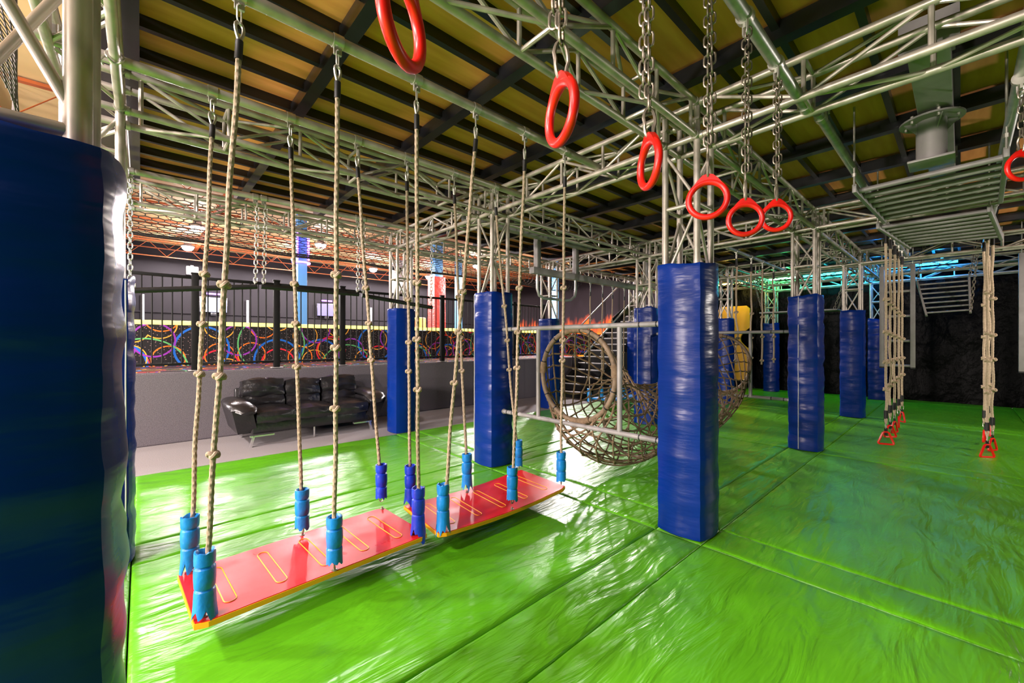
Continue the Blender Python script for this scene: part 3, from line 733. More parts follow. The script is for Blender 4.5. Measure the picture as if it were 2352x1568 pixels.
def swing_rope(label, top, bot, knots, foam, group, fine=True, ragged=.3, gap=.03, r=.0122, seed=0, axis='x', sleeve=True, m='rope'):
    top = V(top); bot = V(bot); d = bot-top
    t = Thing('knotted_rope', label, 'rope', top, group)
    clamp_part(t, top.x, top.y, top.z, axis)
    z = top.z-.055
    t.inst('quick_link', link_mesh('zinc', .085, .03, .0045), Matrix.Translation((top.x, top.y, z-.035)) @ Matrix.Rotation(R(50), 4, 'Z'))
    a = V((top.x, top.y, z-.085))
    t.part('thimble', teardrop((a.x, a.y, a.z-.075), .085, .05, .0075), 'zinc')
    s0 = a+V((0, 0, -.072)); dirn = (bot-s0); L = dirn.length; dirn.normalize()
    t.part('splice_sleeve', MB().tube([s0, s0+dirn*.085], .0165, 10), 'tape')
    fs = .235 if foam else .0
    e = s0+dirn*(L-gap)
    def at(u): # slight kink and sway
        p = s0+dirn*(L-gap)*u; k = .008*nz(u*6, seed*3.1); q = .008*nz(u*6, seed*3.1+40); w = min(1, u*8, (1-u)*8); return p+V((k*w, q*w, 0))
    pts = [at(u/26) for u in range(27)]
    rp = t.part('rope_strand', rope_mesh([p for p in pts], r, fine), m)
    for kz in knots:
        u = (s0.z-kz)/(s0.z-e.z)
        if .02 < u < .98:
            me = trefoil(at(u), r*.62, r*.85); t.part('knot', me, m, rp)
    if foam:
        c = e+V((0, 0, .0)); n = 20; rnd = random.Random(seed); pr = []
        ru = .043
        prof = [(.36, -.004), (.99, 0), (1.0, .025), (1.02, .055), (1.0, .065), (.84, .072), (1.0, .080), (1.06, .12), (1.04, .155), (1.0, .170), (.80, .178), (.99, .187), (1.03, .215), (1.02, .238), (.86, .240), (.6, .236), (.45, .20)]
        jag = [rnd.random() for _ in range(n)]; jag2 = [rnd.random() for _ in range(n)]
        def fn(a, i, z):
            k = int(a/(2*pi)*n+.5) % n; rr = 1+.05*nz(cos(a)*2+seed, sin(a)*2, z*14); dz = 0
            if i in (1, 2): dz = -ragged*.11*jag[k]*(1 if i == 1 else .4); rr += ragged*.4*jag[k]*(1 if i == 1 else .3)
            if i in (13, 14): dz = .004+ragged*.012*jag2[k]
            return rr, dz
        sl = t.part('foam_sleeve', MB().lathe(c, [(ru*q[0], q[1]) for q in prof], n, fn), foam)
        # lean the sleeve with the rope
        t.part('tape_band', MB().lathe(c+V((0, 0, .066)), [(ru*.82, 0), (ru*.87, .005), (ru*.82, .010)], 20), foam, sl)
        t.inst('shackle', link_mesh('chain', .05, .026, .005), Matrix.Translation(e+V((0, 0, -.022))) @ Matrix.Rotation(R(30+40*seed), 4, 'Z'))
    return t
def cross_tube(label, x0, x1, y, z, r=.03, m='galv'):
    t = Thing('cross_tube', label, 'pipe', ((x0+x1)/2, y, z)); t.rod('pipe_run', (x0, y, z), (x1, y, z), r, m, n=16)
    for x in (x0+.1, x1-.06):
        mb = MB().tube([(x-.03, y, z), (x+.03, y, z)], r*1.22, 14); mb.box((x, y, z+.04), (.05, .06, .05)); mb.tube([(x, y-.045, z+.01), (x, y-.045, z+.06)], .007, 6); t.part('coupler', mb, 'zinc')
    return t
TZ = 3.08
cross_tube('galvanised pipe overhead carrying the near row of swing ropes', -.42, 3.24, 2.235, TZ, m='steel')
cross_tube('galvanised pipe overhead carrying the rear row of swing ropes', -.42, 3.24, 3.22, TZ, m='steel')
BZ = .17
B1 = ((.223, 2.430), (.821, 2.420), (1.405, 2.500)), ((.205, 2.965), (.810, 3.005), (1.400, 3.055))
B2 = ((1.560, 2.440), (2.200, 2.420), (2.830, 2.450)), ((1.605, 2.985), (2.150, 2.960), (2.850, 3.035))
HX = (.335, .775, 1.245, 1.696, 2.162, 2.63), (.338, .79, 1.27, 1.70, 2.19, 2.70)
lab = {('n', 0): 'knotted rope at the nearest corner of the front red board', ('n', 1): 'knotted rope at the middle of the front board, near edge',
       ('n', 2): 'knotted rope with deep blue sleeve at the right near corner of the front board', ('n', 3): 'knotted rope leaning to a torn sleeve at the near left of the rear board',
       ('n', 4): 'knotted rope at the middle of the rear board, near edge', ('n', 5): 'knotted rope at the far right end of the rear board',
       ('f', 0): 'knotted rope at the far left corner of the front red board', ('f', 1): 'knotted rope at the middle of the front board, far edge',
       ('f', 2): 'knotted rope with deep blue sleeve at the far right corner of the front board', ('f', 3): 'knotted rope with frayed deep blue sleeve at the far left corner of the rear board',
       ('f', 4): 'knotted rope at the middle of the rear board, far edge', ('f', 5): 'knotted rope passing behind to the far right corner of the rear board'}
kn = {('n', 0): (1.75, 1.32, .95), ('n', 1): (1.85, 1.45, 1.11), ('n', 2): (1.86, 1.5, 1.17), ('n', 3): (1.83, 1.55, 1.2), ('n', 4): (1.9, 1.56, 1.28), ('n', 5): (1.95, 1.5, 1.32),
      ('f', 0): (1.90, 1.59, 1.29), ('f', 1): (1.89, 1.61, 1.31), ('f', 2): (1.91, 1.63, 1.34), ('f', 3): (1.84, 1.48, 1.24), ('f', 4): (1.9, 1.52, 1.22), ('f', 5): (1.85, 1.5, 1.2)}
for row, y in (('n', 2.235), ('f', 3.22)):
    for k in range(6):
        b = (B1 if k < 3 else B2)[0 if row == 'n' else 1][k % 3]
        dark = (row, k) in (('n', 2), ('f', 2), ('f', 3))
        rag = {('f', 0): .8, ('n', 0): .7, ('n', 2): 1.1, ('f', 3): .9, ('n', 3): 1.0, ('f', 4): .8}.get((row, k), .25)
        swing_rope(lab[(row, k)], (HX[0 if row == 'n' else 1][k], y, TZ), (b[0], b[1], BZ+.02), kn[(row, k)], 'foamdark' if dark else 'foam',
                   'ropes of the swing boards', ragged=rag, gap=.05 if (row, k) != ('f', 2) else .09, seed=k+(10 if row == 'f' else 0))
def board(label, P, sag=0, tilt=0, top='boardred', edge='yellow', groove='yellow', name='swing_board', n=5, T=.026, z=BZ, eyes=()):
    """P: corners far-left, near-left, near-right, far-right; face, coloured core and routed grip slots"""
    P = [V((p[0], p[1], z)) for p in P]; c = sum(P, V())/4
    t = Thing(name, label, 'swing board', c)
    def S(u, v): # u along, v across (0 near, 1 far)
        p = (P[1]*(1-u)+P[2]*u)*(1-v)+(P[0]*(1-u)+P[3]*u)*v
        return p+V((0, 0, -sag*sin(pi*u)))
    def out(ins):  # outline in (u,v) with rounded corners
        L = (P[2]-P[1]).length; W = (P[0]-P[1]).length; rc = .03; o = []
        for cu, cv, a0 in ((1, 0, -pi/2), (1, 1, 0), (0, 1, pi/2), (0, 0, pi)):
            for k in range(5):
                a = a0+pi/2*k/4; x = (L-ins-rc if cu else ins+rc)+rc*cos(a); y = (W-ins-rc if cv else ins+rc)+rc*sin(a); o.append((x/L, y/W))
            if cu == 1 and cv == 1:
                o += [(1-(k+1)/12, o[-1][1]) for k in range(11)][0:0]
        return o
    NU = 24
    def slab(z0, z1, ins):
        mb = MB(); vs = []; fs = []
        L = (P[2]-P[1]).length; W = (P[0]-P[1]).length; iu = ins/L; iv = ins/W
        for q, zz in enumerate((z0, z1)):
            for i in range(NU+1):
                u = iu+(1-2*iu)*i/NU; e = 0
                if i in (0, NU): e = .035
                elif i in (1, NU-1): e = .0
                for v in (iv+e, .5, 1-iv-e): vs.append(S(u, v)+V((0, 0, zz)))
        o = (NU+1)*3
        for i in range(NU):
            for j in range(2):
                a = i*3+j; fs += [(a, a+1, a+4, a+3), (o+a, o+a+3, o+a+4, o+a+1)]
            fs += [(i*3, i*3+3, o+i*3+3, o+i*3), (i*3+2, o+i*3+2, o+i*3+5, i*3+5)]
        for i in (0, NU):
            for j in range(2):
                a = i*3+j; f = (a, o+a, o+a+1, a+1); fs.append(f if i == 0 else f[::-1])
        mb.add(vs, fs); return mb
    t.part('board_core', slab(-T, 0, 0), edge, smooth=False); t.part('board_face', slab(-.001, .004, .004), top, smooth=False)
    for k in range(n):
        u = (k+1)/(n+1); u = .5+(u-.5)*1.12; pts = []
        hw = .028; L = (P[2]-P[1]).length; W = (P[0]-P[1]).length
        for a0, vv in ((0, .80), (pi, .20)):
            for q in range(7):
                a = a0+pi*q/6; pts.append(S(u+hw*cos(a)/L, vv+hw*sin(a)/W)+V((0, 0, .0045)))
        t.part('grip_groove', MB().tube(pts, .0028, 5, closed=True), groove)
    for x, y in eyes:
        mb = MB().lathe((x, y, z+.003-sag), [(.016, 0), (.016, .004), (.007, .006), (.007, .02)], 10); t.part('eye_bolt', mb, 'chain')
    return t
board('front red swing board with yellow edge and five long grip slots', ((.150, 2.985), (.182, 2.372), (1.450, 2.440), (1.422, 3.090)), eyes=B1[0]+B1[1])
board('rear red swing board with yellow edge, sagging slightly in the middle', ((1.558, 3.022), (1.505, 2.388), (2.860, 2.405), (2.893, 3.060)), sag=.03, eyes=B2[0]+B2[1])

# blue swing board further back behind the net tunnel, with its ropes
board('blue swing board in the distance behind the rope net tunnel', ((7.7, 5.75), (7.7, 5.2), (8.9, 5.2), (8.9, 5.75)), top='foam', edge='foam', groove='foam', z=.2, n=3)
for k, (px, lb) in enumerate(((1356, 'first'), (1384, 'second'), (1407, 'third'), (1434, 'fourth'))):
    y = 5.2; c = ony(px, 650, y); swing_rope('%s distant rope from the left over the blue swing board' % lb, (c.x, y, 2.74), (c.x+.03, y+.05, .24), (1.95, 1.6, 1.25, .9), 'foam', 'ropes of the blue swing board', fine=False, seed=k+30)
# ------------------------------------------------------------------ rope net tunnel on two pipe frames
HX1, HX2, HYC = 3.215, 6.875, 2.61
def pipe_frame(X, y0, y1, yv, label):
    t = Thing('net_hoop_stand', label, 'frame', (X, (y0+y1)/2, .65))
    for z in (.655, 1.635): t.rod('rail', (X, y0, z), (X, y1, z), .024, 'greypaint', n=14)
    for y in yv: t.rod('upright', (X, y, .67), (X, y, 1.62), .024, 'greypaint', n=12)
    for y in (y0+.02, y1-.02): t.rod('end_clamp', (X, y-.03, .655), (X, y+.03, .655), .031, 'zinc', n=12)
    for y in (y0+.03, y0+.10, y0+.26, y1-.3, y1-.2, y1-.11):
        for z in (.655, 1.635): t.rod('tape_band', (X, y-.006, z), (X, y+.006, z), .0252, 'tape', n=10)
pipe_frame(HX1, GY[0]+PW-.02, GY[1]+.02, (3.11, 2.085), 'grey pipe frame between central and swing board columns, holding the front net hoop')
pipe_frame(HX2, GY[0]+PW-.02, GY[1]+.02, (3.11, 2.16), 'grey pipe frame between right front and net tunnel columns, holding the rear hoop')
t = Thing('net_tunnel', 'brown knotted rope net tunnel sagging between wooden hoops', 'net tunnel', (5.0, HYC, .2))
# centre line: (x, z, radius)
CL = [(HX1+.03, 1.150, .45), (3.42, .98, .46), (3.70, .70, .47), (4.05, .575, .455), (4.5, .56, .44), (5.05, .56, .44), (5.6, .57, .44), (6.05, .62, .45), (6.4, .76, .46), (6.66, .95, .455), (HX2-.03, 1.13, .45)]
def cl(u):
    f = u*(len(CL)-1); i = min(int(f), len(CL)-2); q = f-i
    P = [CL[max(0, min(len(CL)-1, i+k))] for k in (-1, 0, 1, 2)]
    return [.5*(2*b+(c-a)*q+(2*a-5*b+4*c-d)*q*q+(3*b-a-3*c+d)*q**3) for a, b, c, d in zip(*P)]
def npnt(u, a, jit=0):
    x, z, r = cl(u); x2, z2, _ = cl(min(u+.01, 1)); x1, z1, _ = cl(max(u-.01, 0))
    d = V((x2-x1, 0, z2-z1)).normalized(); e_ = min(1, min(u, 1-u)/.16); d = (V((1, 0, 0))*(1-e_)+d*e_).normalized(); n = V((0, 1, 0)); b = d.cross(n); mid = sin(pi*u)**.5 if 0 < u < 1 else 0
    rr = r*(1+.07*mid*nz(u*9, a*1.3, 3)); s = sin(a)
    b2 = -b if b.z < 0 else b
    return V((x, HYC, z))+n*(rr*cos(a))+b2*(rr*s*(1 if s > 0 else 1.02)*(1-.10*mid*(1 if s > 0 else 0)))
def hoop(u, R_, r, bands, wraps, parent=None):
    pts = [npnt(u, 2*pi*k/48) for k in range(48)]; x, z, rr = cl(u); c = V((x, HYC, z)); pts = [c+(p-c).normalized()*R_ for p in pts]
    h = t.part('hoop', MB().tube(pts, r, 10, closed=True), 'hoopwood')
    for f in bands:
        k = int(f*48) % 48; t.part('tape_band', MB().tube([pts[k], pts[k]+(pts[(k+1) % 48]-pts[k])*.22], r*1.06, 10), 'tape', h)
    for f, n in wraps:
        k = int(f*48); q = [pts[(k+i) % 48] for i in range(n+1)]; t.part('rope_wrap', MB().tube(q, r*1.32, 12, mod=lambda a, L: 1+.05*sin(L*420)), 'ropebrown', h)
    return h
M['hoopwood'] = mat('wrapped_wooden_hoop', (.19, .13, .085), .6, 0, .4, var=.25, vscale=25)
wr_ = [(.205, 4), (.70, 4), (.02, 2), (.47, 2)]
hoop(0, .46, .025, (.05, .1, .15, .32, .36, .56, .62, .86, .92), wr_); hoop(1, .455, .025, (.1, .3, .6, .9), wr_)
hoop(.36, .425, .017, (.2,), [(.1, 2), (.6, 2)]); hoop(.66, .425, .017, (.2,), [(.1, 2), (.6, 2)])
NU, NA = 34, 16
def strands(mb, kn):
    for s in (1, -1):
        for k in range(NA):
            for i in range(NU):
                u0, u1 = i/NU, (i+1)/NU; a0 = 2*pi*(k+s*i*.5)/NA; a1 = 2*pi*(k+s*(i+1)*.5)/NA
                p, q = npnt(u0, a0), npnt(u1, a1); m_ = (p+q)/2+V((0, 0, -.006))
                mb.tube([p, m_, q], .0092, 5, cap=False)
                if s == 1 and 0 < i: kn.ball(p, .0165, 6, 4, (1.2, 1.1, .9))
mb, kn = MB(), MB(); strands(mb, kn)
o = t.part('net_mesh', mb, 'ropebrown'); o['kind'] = 'stuff'; o = t.part('net_knots', kn, 'ropebrown'); o['kind'] = 'stuff'
for a in (-pi/2-.5, -pi/2+.5, -.2, pi+.2): t.part('edge_rope', MB().tube([npnt(u/40, a)*1 for u in range(41)], .010, 6), 'ropebrown')
mb = MB()
for q in range(26):          # tangled doubled strands along the belly
    u = .22+.5*rng.random(); a = -pi/2+(rng.random()-.5)*1.4; pts = [npnt(min(u+.012*k, .99), a+.05*k*(rng.random()-.5)*3)+V((0, 0, -.012*rng.random())) for k in range(7)]
    mb.tube(pts, .006, 5)
o = t.part('loose_strands', mb, 'ropebrown'); o['kind'] = 'stuff'

# ------------------------------------------------------------------ gym rings on chains
RY_ = .70
cross_tube('galvanised pipe overhead at right carrying the chains of the red rings', -.42, 3.34, RY_, 3.05, r=.032)
def ring_mesh():
    if 'ring' not in _ut:
        R0, r = .0715, .0125; mb = MB(); mb.tube([(R0*cos(2*pi*k/40), 0, R0*sin(2*pi*k/40)) for k in range(40)], [r]*40, 12, closed=True)
        # teardrop lug on top with an eye
        vs = []; W = ((-.062, .048, .010), (-.040, .078, .011), (-.020, .098, .0115), (0, .104, .0115), (.020, .098, .0115), (.040, .078, .011), (.062, .048, .010))
        out = [(-.066, .036)]+[(x, z) for x, z, _ in W]+[(.066, .036), (.040, .060), (.018, .074), (0, .077), (-.018, .074), (-.040, .060)]
        n = len(out); vs = [(x, -.0105, z) for x, z in out]+[(x, .0105, z) for x, z in out]
        fs = [(i, (i+1) % n, n+(i+1) % n, n+i) for i in range(n)]
        # caps as strips between the outer edge (1..7) and inner edge
        o_ = list(range(0, 9)); i_ = [0, 13, 12, 11, 11, 11, 10, 9, 8]
        for k in range(8):
            a, b, c, d = o_[k], o_[k+1], i_[k+1], i_[k]; q = [a, b]+([c] if c not in (a, b) else [])+([d] if d not in (a, b, c) else [])
            if len(q) > 2: fs += [tuple(q), tuple(x+n for x in q[::-1])]
        mb.add(vs, fs); _ut['ring'] = mb.mesh('ring', 'red')
    return _ut['ring']
def gym_ring(x, y, zc, zt, yaw, label, two=True, L=.05):
    t = Thing('gym_ring', label, 'gym ring', (x, y, zc), 'red gym rings on chains')
    rt = Matrix.Translation((x, y, zc)) @ Matrix.Rotation(yaw, 4, 'Z')
    t.inst('ring', ring_mesh(), rt)
    mb = MB(); c = V((x, y, 0)); e = V((cos(yaw), sin(yaw), 0)); f = V((-sin(yaw), cos(yaw), 0))
    pts = []
    for k in range(20):
        a = 2*pi*k/20; pts.append(V((x, y, zc+.137))+f*(.021*cos(a)*(1.0 if sin(a) > 0 else .8))+V((0, 0, .05*sin(a))))
    t.part('carabiner', MB().tube(pts, .0055, 7, closed=True), 'chain')
    z0 = zc+.182
    chain(t, (x, y, z0), (x, y, zt-.07), L=L, W=.027, r=.0042)
    if two: chain(t, V((x, y, z0+.05))+e*.016+f*.012, V((x, y, zt-.05))+e*.016+f*.012, L=L, W=.027, r=.0042, start=1)
    t.inst('top_link', link_mesh('zinc', .085, .042, .006), Matrix.Translation((x, y, zt-.05)) @ Matrix.Rotation(YAW, 4, 'Z'))
    mb = MB().tube([(x-.016, y, zt), (x+.016, y, zt)], .040, 16); mb.box((x, y, zt-.045), (.03, .012, .03)); t.part('pipe_clamp', mb, 'zinc')
for x, zc, yw, lb in ((.361, 2.078, R(34), 'nearest red ring, cut off by the top edge of the picture'),
                      (.809, 2.076, R(68), 'red ring hung from a carabiner, second from the top'),
                      (1.255, 2.074, R(53), 'red ring hung edge-on in front of the central tower legs'),
                      (1.722, 2.066, R(-66), 'red ring facing the camera, directly over the central column'),
                      (2.155, 2.072, R(-62), 'red ring right of the central column, overlapping the last one'),
                      (2.646, 2.184, R(-60), 'smallest red ring, last and highest of the chained row')):
    gym_ring(x, RY_, zc, 3.05, yw, lb)
gym_ring(3.80, -.236, 2.50, 3.02, R(-50), 'red ring cut off by the right edge of the picture', two=False)
cross_tube('galvanised pipe at the right edge carrying the lone red ring', 3.1, 6.9, -.236, 3.05)
cross_tube('galvanised pipe above the ladder panels, left of the lone ring pipe', 3.42, 6.9, .66, 3.05)

# ------------------------------------------------------------------ rear hanging beams on chains
cross_tube('galvanised pipe overhead near the rear truss carrying chains', -.42, 3.24, 5.22, TZ, m='steel')
for p, q, lb in (((-.06, 5.22, 1.965), (.945, 5.22, 2.095), 'black wrapped hanging beam, left one, rising to the middle chains'),
                 ((.985, 5.22, 2.10), (2.075, 5.22, 2.10), 'black wrapped hanging beam, middle one, between two chain pairs'),
                 ((2.115, 5.22, 2.09), (3.16, 5.22, 1.99), 'black wrapped hanging beam, right one, sloping down to the sofa side column')):
    t = Thing('hanging_beam', lb, 'beam', V(p), 'black hanging beams by the railing'); p = V(p); q = V(q); d = (q-p).normalized()
    n = 50; t.part('wrapped_bar', MB().tube([p+(q-p)*k/n for k in range(n+1)], .027, 10, mod=lambda a, L: 1+.03*sin(L*160)), 'tape')
    for c in (p+d*.02, q-d*.02): t.part('end_eye', MB().tube([c+V((0, .018*cos(a), .045+.018*sin(a))) for a in [2*pi*k/12 for k in range(12)]], .005, 6, closed=True), 'zinc')
for x, z, lb in ((.93, 2.14, 'left chain of the middle pair holding the hanging beams'), (1.01, 2.14, 'right chain of the middle pair holding the hanging beams'),
                 (2.06, 2.14, 'left chain of the right pair holding the hanging beams'), (2.13, 2.14, 'right chain of the right pair holding the hanging beams'), (3.14, 2.04, 'chain holding the hanging beam beside the tall red post'), (-.075, 2.0, 'chain hanging close behind the left rear pad')):
    t = Thing('hanging_chain', lb, 'chain', (x, 5.22, z), 'chains of the hanging beams'); clamp_part(t, x, 5.22, TZ)
    chain(t, (x+(.02 if x > 0 else .0), 5.22, TZ-.06), (x, 5.22, z), L=.06, W=.032, r=.005, m='zinc')

# ------------------------------------------------------------------ ladder panels overhead at right, drop beam with flange
def ladder_panel(c, label, n, railw=.05, rr=.024, name='overhead_ladder', m='greypaint', group=None, bolts=True):
    c = [V(p) for p in c]         # near-left, near-right, far-right, far-left: rails run near->far
    t = Thing(name, label, 'ladder', sum(c, V())/4, group); up = (c[1]-c[0]).cross(c[3]-c[0]).normalized()
    if up.z < 0: up = -up
    for a, b in ((c[0], c[3]), (c[1], c[2])):
        d = b-a; yv = (c[1]-c[0]).normalized(); rot = Matrix((d.normalized(), yv, up)).transposed()
        t.part('rail', MB().bbox((a+b)/2, (d.length, .032, railw*1.5), .006, rot=rot), m)
        if bolts:
            for p in (a, b): t.rod('bolt', p+d*.0+up*.02, p+up*.13, .008, 'zinc', n=8)
    for k in range(n):
        f = (k+.6)/(n+.2); t.rod('rung', c[0]+(c[3]-c[0])*f, c[1]+(c[2]-c[1])*f, rr, m, n=10)
    return t
z = 2.85
P1 = [onz(*p, z) for p in ((1962, 432), (2312, 348), (2298, 458), (2032, 506))]
ladder_panel(P1, 'grey ladder panel hung flat overhead, the nearer one under the flanged pipe', 7)
P2 = [onz(2016, 518, 2.84), onz(2272, 478, 2.84), onz(2300, 545, 2.72), onz(2090, 566, 2.78)]
ladder_panel(P2, 'grey ladder panel overhead, the farther one tilting down above the rope bundle', 8)
for a, lb in ((P1[0], 'near left'), (P1[1], 'near right'), (P2[0], 'far left'), (P2[1], 'far right')):
    t = Thing('drop_rod', 'threaded steel rod at the %s of the ladder panels' % lb, 'rod', (a.x, a.y, a.z)); t.rod('threaded_rod', (a.x, a.y, a.z+.06), (a.x, a.y, 3.57), .008, 'zinc'); t.part('rod_nut', MB().tube([(a.x, a.y, a.z+.1), (a.x, a.y, a.z+.13)], .016, 6), 'zinc')
t = Thing('drop_beam', 'grey square beam overhead with a round flange and short pipe, above the ladder panels', 'beam', (4.6, .15, 3.2))
BZ0 = 3.33
t.part('square_tube', MB().bbox((5.05, .135, BZ0), (3.1, .19, .15), .008), 'greypaint')
t.part('end_plate', MB().box((3.50, .135, BZ0), (.012, .26, .24)), 'greypaint')
for x in (3.9, 6.2): t.part('hanger_strap', MB().box((x, .135, 3.44), (.06, .22, .10)), 'greypaint')
FX, FY, FZ = 4.60, .158, 3.215
fl = t.part('flange_plate', MB().lathe((FX, FY, FZ), [(.02, .0), (.185, .0), (.185, .014), (.02, .014)], 28), 'greypaint')
for k in range(6):
    a = 2*pi*k/6+.3; t.rod('flange_bolt', (FX+.15*cos(a), FY+.15*sin(a), FZ-.02), (FX+.15*cos(a), FY+.15*sin(a), FZ+.04), .011, 'zinc', fl, n=6)
t.part('flange_collar', MB().lathe((FX, FY, FZ+.014), [(.1, 0), (.1, .04)], 20), 'greypaint')
t.part('short_pipe', MB().lathe((FX, FY, 2.90), [(.088, 0), (.088, .315)], 24), 'greypaint')
for k in range(4):
    a = pi/2*k+.4; rot = Matrix.Rotation(a, 3, 'Z'); t.part('gusset', MB().add([V((FX, FY, FZ))+rot@V(p) for p in ((.085, -.004, 0), (.165, -.004, 0), (.085, -.004, -.09), (.085, .004, 0), (.165, .004, 0), (.085, .004, -.09))], [(0, 1, 2), (5, 4, 3), (0, 3, 4, 1), (1, 4, 5, 2), (2, 5, 3, 0)]), 'greypaint', smooth=False)
t.part('pipe_foot', MB().bbox((FX, FY, 2.895), (.26, .26, .02), .006), 'greypaint')

# ------------------------------------------------------------------ knotted ropes with red handles at right
def handle_mesh():
    if 'handle' not in _ut:
        pts = [(-.075, 0, -.155), (-.068, 0, -.16), (.068, 0, -.16), (.075, 0, -.155), (.079, 0, -.145), (.030, 0, -.012), (.015, 0, 0), (-.015, 0, 0), (-.030, 0, -.012), (-.079, 0, -.145)]
        _ut['handle'] = MB().tube(pts, .0125, 8, closed=True).mesh('handle', 'red')
    return _ut['handle']
def handle_rope(x, y, ztop, zb, yaw, label, knots, seed, group):
    t = Thing('handle_rope', label, 'rope', (x, y, ztop), group); clamp_part(t, x, y, ztop)
    t.inst('quick_link', link_mesh('zinc', .085, .034, .005), Matrix.Translation((x, y, ztop-.085)))
    t.part('top_sleeve', MB().tube([(x, y, ztop-.13), (x, y, ztop-.26)], .021, 10), 'tape')
    e = zb+.36
    pts = [V((x+.016*nz(u*7, seed), y+.016*nz(u*7, seed+9), ztop-.12+(e-ztop+.12)*u)) for u in [k/30 for k in range(31)]]
    rp = t.part('rope_strand', rope_mesh(pts, .0145, True, .014), 'ropepale')
    for kz in knots: t.part('knot', trefoil((x, y, kz), .0105, .0135), 'ropepale', rp)
    ex, ey = pts[-1].x, pts[-1].y
    t.part('end_sleeve', MB().tube([(ex, ey, e+.02), (ex, ey, e-.09)], .023, 10), 'tape')
    t.part('thimble', teardrop((ex, ey, e-.165), .085, .06, .009), 'ropepale')
    t.inst('quick_link', link_mesh('zinc', .075, .036, .0055), Matrix.Translation((ex, ey, e-.185)) @ Matrix.Rotation(yaw+1, 4, 'Z'))
    t.part('strap', MB().box((ex, ey, e-.262), (.034, .01, .10), Matrix.Rotation(yaw, 3, 'Z')), 'tape')
    t.inst('handle', handle_mesh(), Matrix.Translation((ex, ey, e-.305+.04)) @ Matrix.Rotation(yaw, 4, 'Z') @ Matrix.Rotation(.1*nz(seed, 3), 4, 'Y'))
cross_tube('galvanised pipe overhead carrying the left bundle of handle ropes', 7.08, 10.42, .67, 3.05)
cross_tube('galvanised pipe overhead carrying the right bundle of handle ropes', 7.08, 10.42, -.255, 3.05)
for k, (x, zb) in enumerate(((7.30, .17), (7.78, .19), (8.34, .17), (8.95, .17), (9.50, .18))):
    handle_rope(x, .67, 3.05, zb+.03, R(-70+25*k), '%s knotted rope with red handle in the left handle-rope bundle, counting away' % ORD[k].capitalize(), [2.05-.03*k, 1.62-.02*k, 1.22, .86+.02*k], 50+k, 'left bundle of handle ropes')
for k, (x, zb) in enumerate(((8.06, .04), (8.5, .06), (9.0, .09), (9.5, .11))):
    handle_rope(x, -.255+.03*(-1)**k, 3.05, zb+.03, R(-50+20*k), '%s knotted rope with red handle in the right handle-rope bundle, counting away' % ORD[k].capitalize(), [2.12-.05*k, 1.60-.02*k, 1.25, .84], 60+k, 'right bundle of handle ropes')

# thin knotted ropes between the far columns
cross_tube('galvanised pipe overhead carrying four thin distant ropes', 7.08, 10.42, 2.6, 3.05)
for k, (x, zb) in enumerate(((7.58, 1.1), (8.32, 1.12), (8.95, 1.05), (9.65, 1.06))):
    t = Thing('thin_rope', '%s thin knotted rope from the left, right of the central pad' % ORD[k], 'rope', (x, 2.6, 3.05), 'thin knotted ropes')
    clamp_part(t, x, 2.6, 3.05); t.inst('quick_link', link_mesh('zinc', .10, .04, .006), Matrix.Translation((x, 2.6, 2.96))); t.part('splice_sleeve', MB().tube([(x, 2.6, 2.92), (x, 2.6, 2.78)], .02, 8), 'tape')
    pts = [V((x+.03*nz(u*5, k*3.3), 2.6+.03*nz(u*5, k*3.3+8), 2.9+(zb-2.9)*u)) for u in [q/24 for q in range(25)]]
    rp = t.part('rope_strand', MB().tube(pts, .0145, 7), 'rope')
    for kz in (1.95, 1.55, zb+.02): t.part('knot', trefoil(pts[min(24, int((2.9-kz)/(2.9-zb)*24))], .010, .012), 'rope', rp)

# ------------------------------------------------------------------ dark end: light tubes, ladders, swinging board, yellow panel
for k, (m, y0, y1, c, lb) in enumerate((('ledblue', .05, 1.75, (.02, .3, 1), 'blue glowing light tube at the far right end over the tarp'), ('ledcyan', 1.85, 3.0, (.02, .8, .8), 'cyan glowing light tube at the far end, left of the blue one'),
                                 ('ledgreen', 3.1, 4.35, (.1, 1, .3), 'green glowing light tube at the far end, left of the cyan one'), ('ledyellow', 4.45, 5.3, (1, .8, .2), 'yellow glowing light tube at the far end, behind the central pad'))):
    t = Thing('light_tube', lb, 'light tube', (13.85, (y0+y1)/2, 3.36))
    t.part('glow_tube', MB().tube([(13.85, y0, 3.34), (13.85, y1, 3.34)], .026, 8), m)
    for y in (y0+.25, y1-.25): t.part('tube_clip', MB().bbox((13.85, y, 3.46), (.05, .05, .22), .01), 'greypaint')
    for y in (y0+.3, y1-.3):
        ld = bpy.data.lights.new('tube_light', 'POINT'); ld.energy = 34 if k == 0 else 16; ld.color = c; ld.shadow_soft_size = .06
        lo = bpy.data.objects.new('tube_light', ld); COL.objects.link(lo); lo.parent = t.o; lo.location = (-.10, y-(y0+y1)/2, -.05)
t = Thing('far_truss', 'slim truss near the tarp lit blue and green by the light tubes', 'truss', (14.1, 1, 3.1))
for o in ((0, 0), (.22, 0), (0, .24), (.22, .24)): t.rod('chord', (13.42+o[0], -3.2, 3.12+o[1]), (13.42+o[0], 5.3, 3.12+o[1]), .022, 'steel')
for k in range(16):
    y = -3.1+.52*k; t.rod('brace', (13.42, y, 3.13), (13.42, y+.5, 3.35), .011, 'steel', n=6); t.rod('brace', (13.42, y, 3.35), (13.42, y+.5, 3.13), .011, 'steel', n=6)
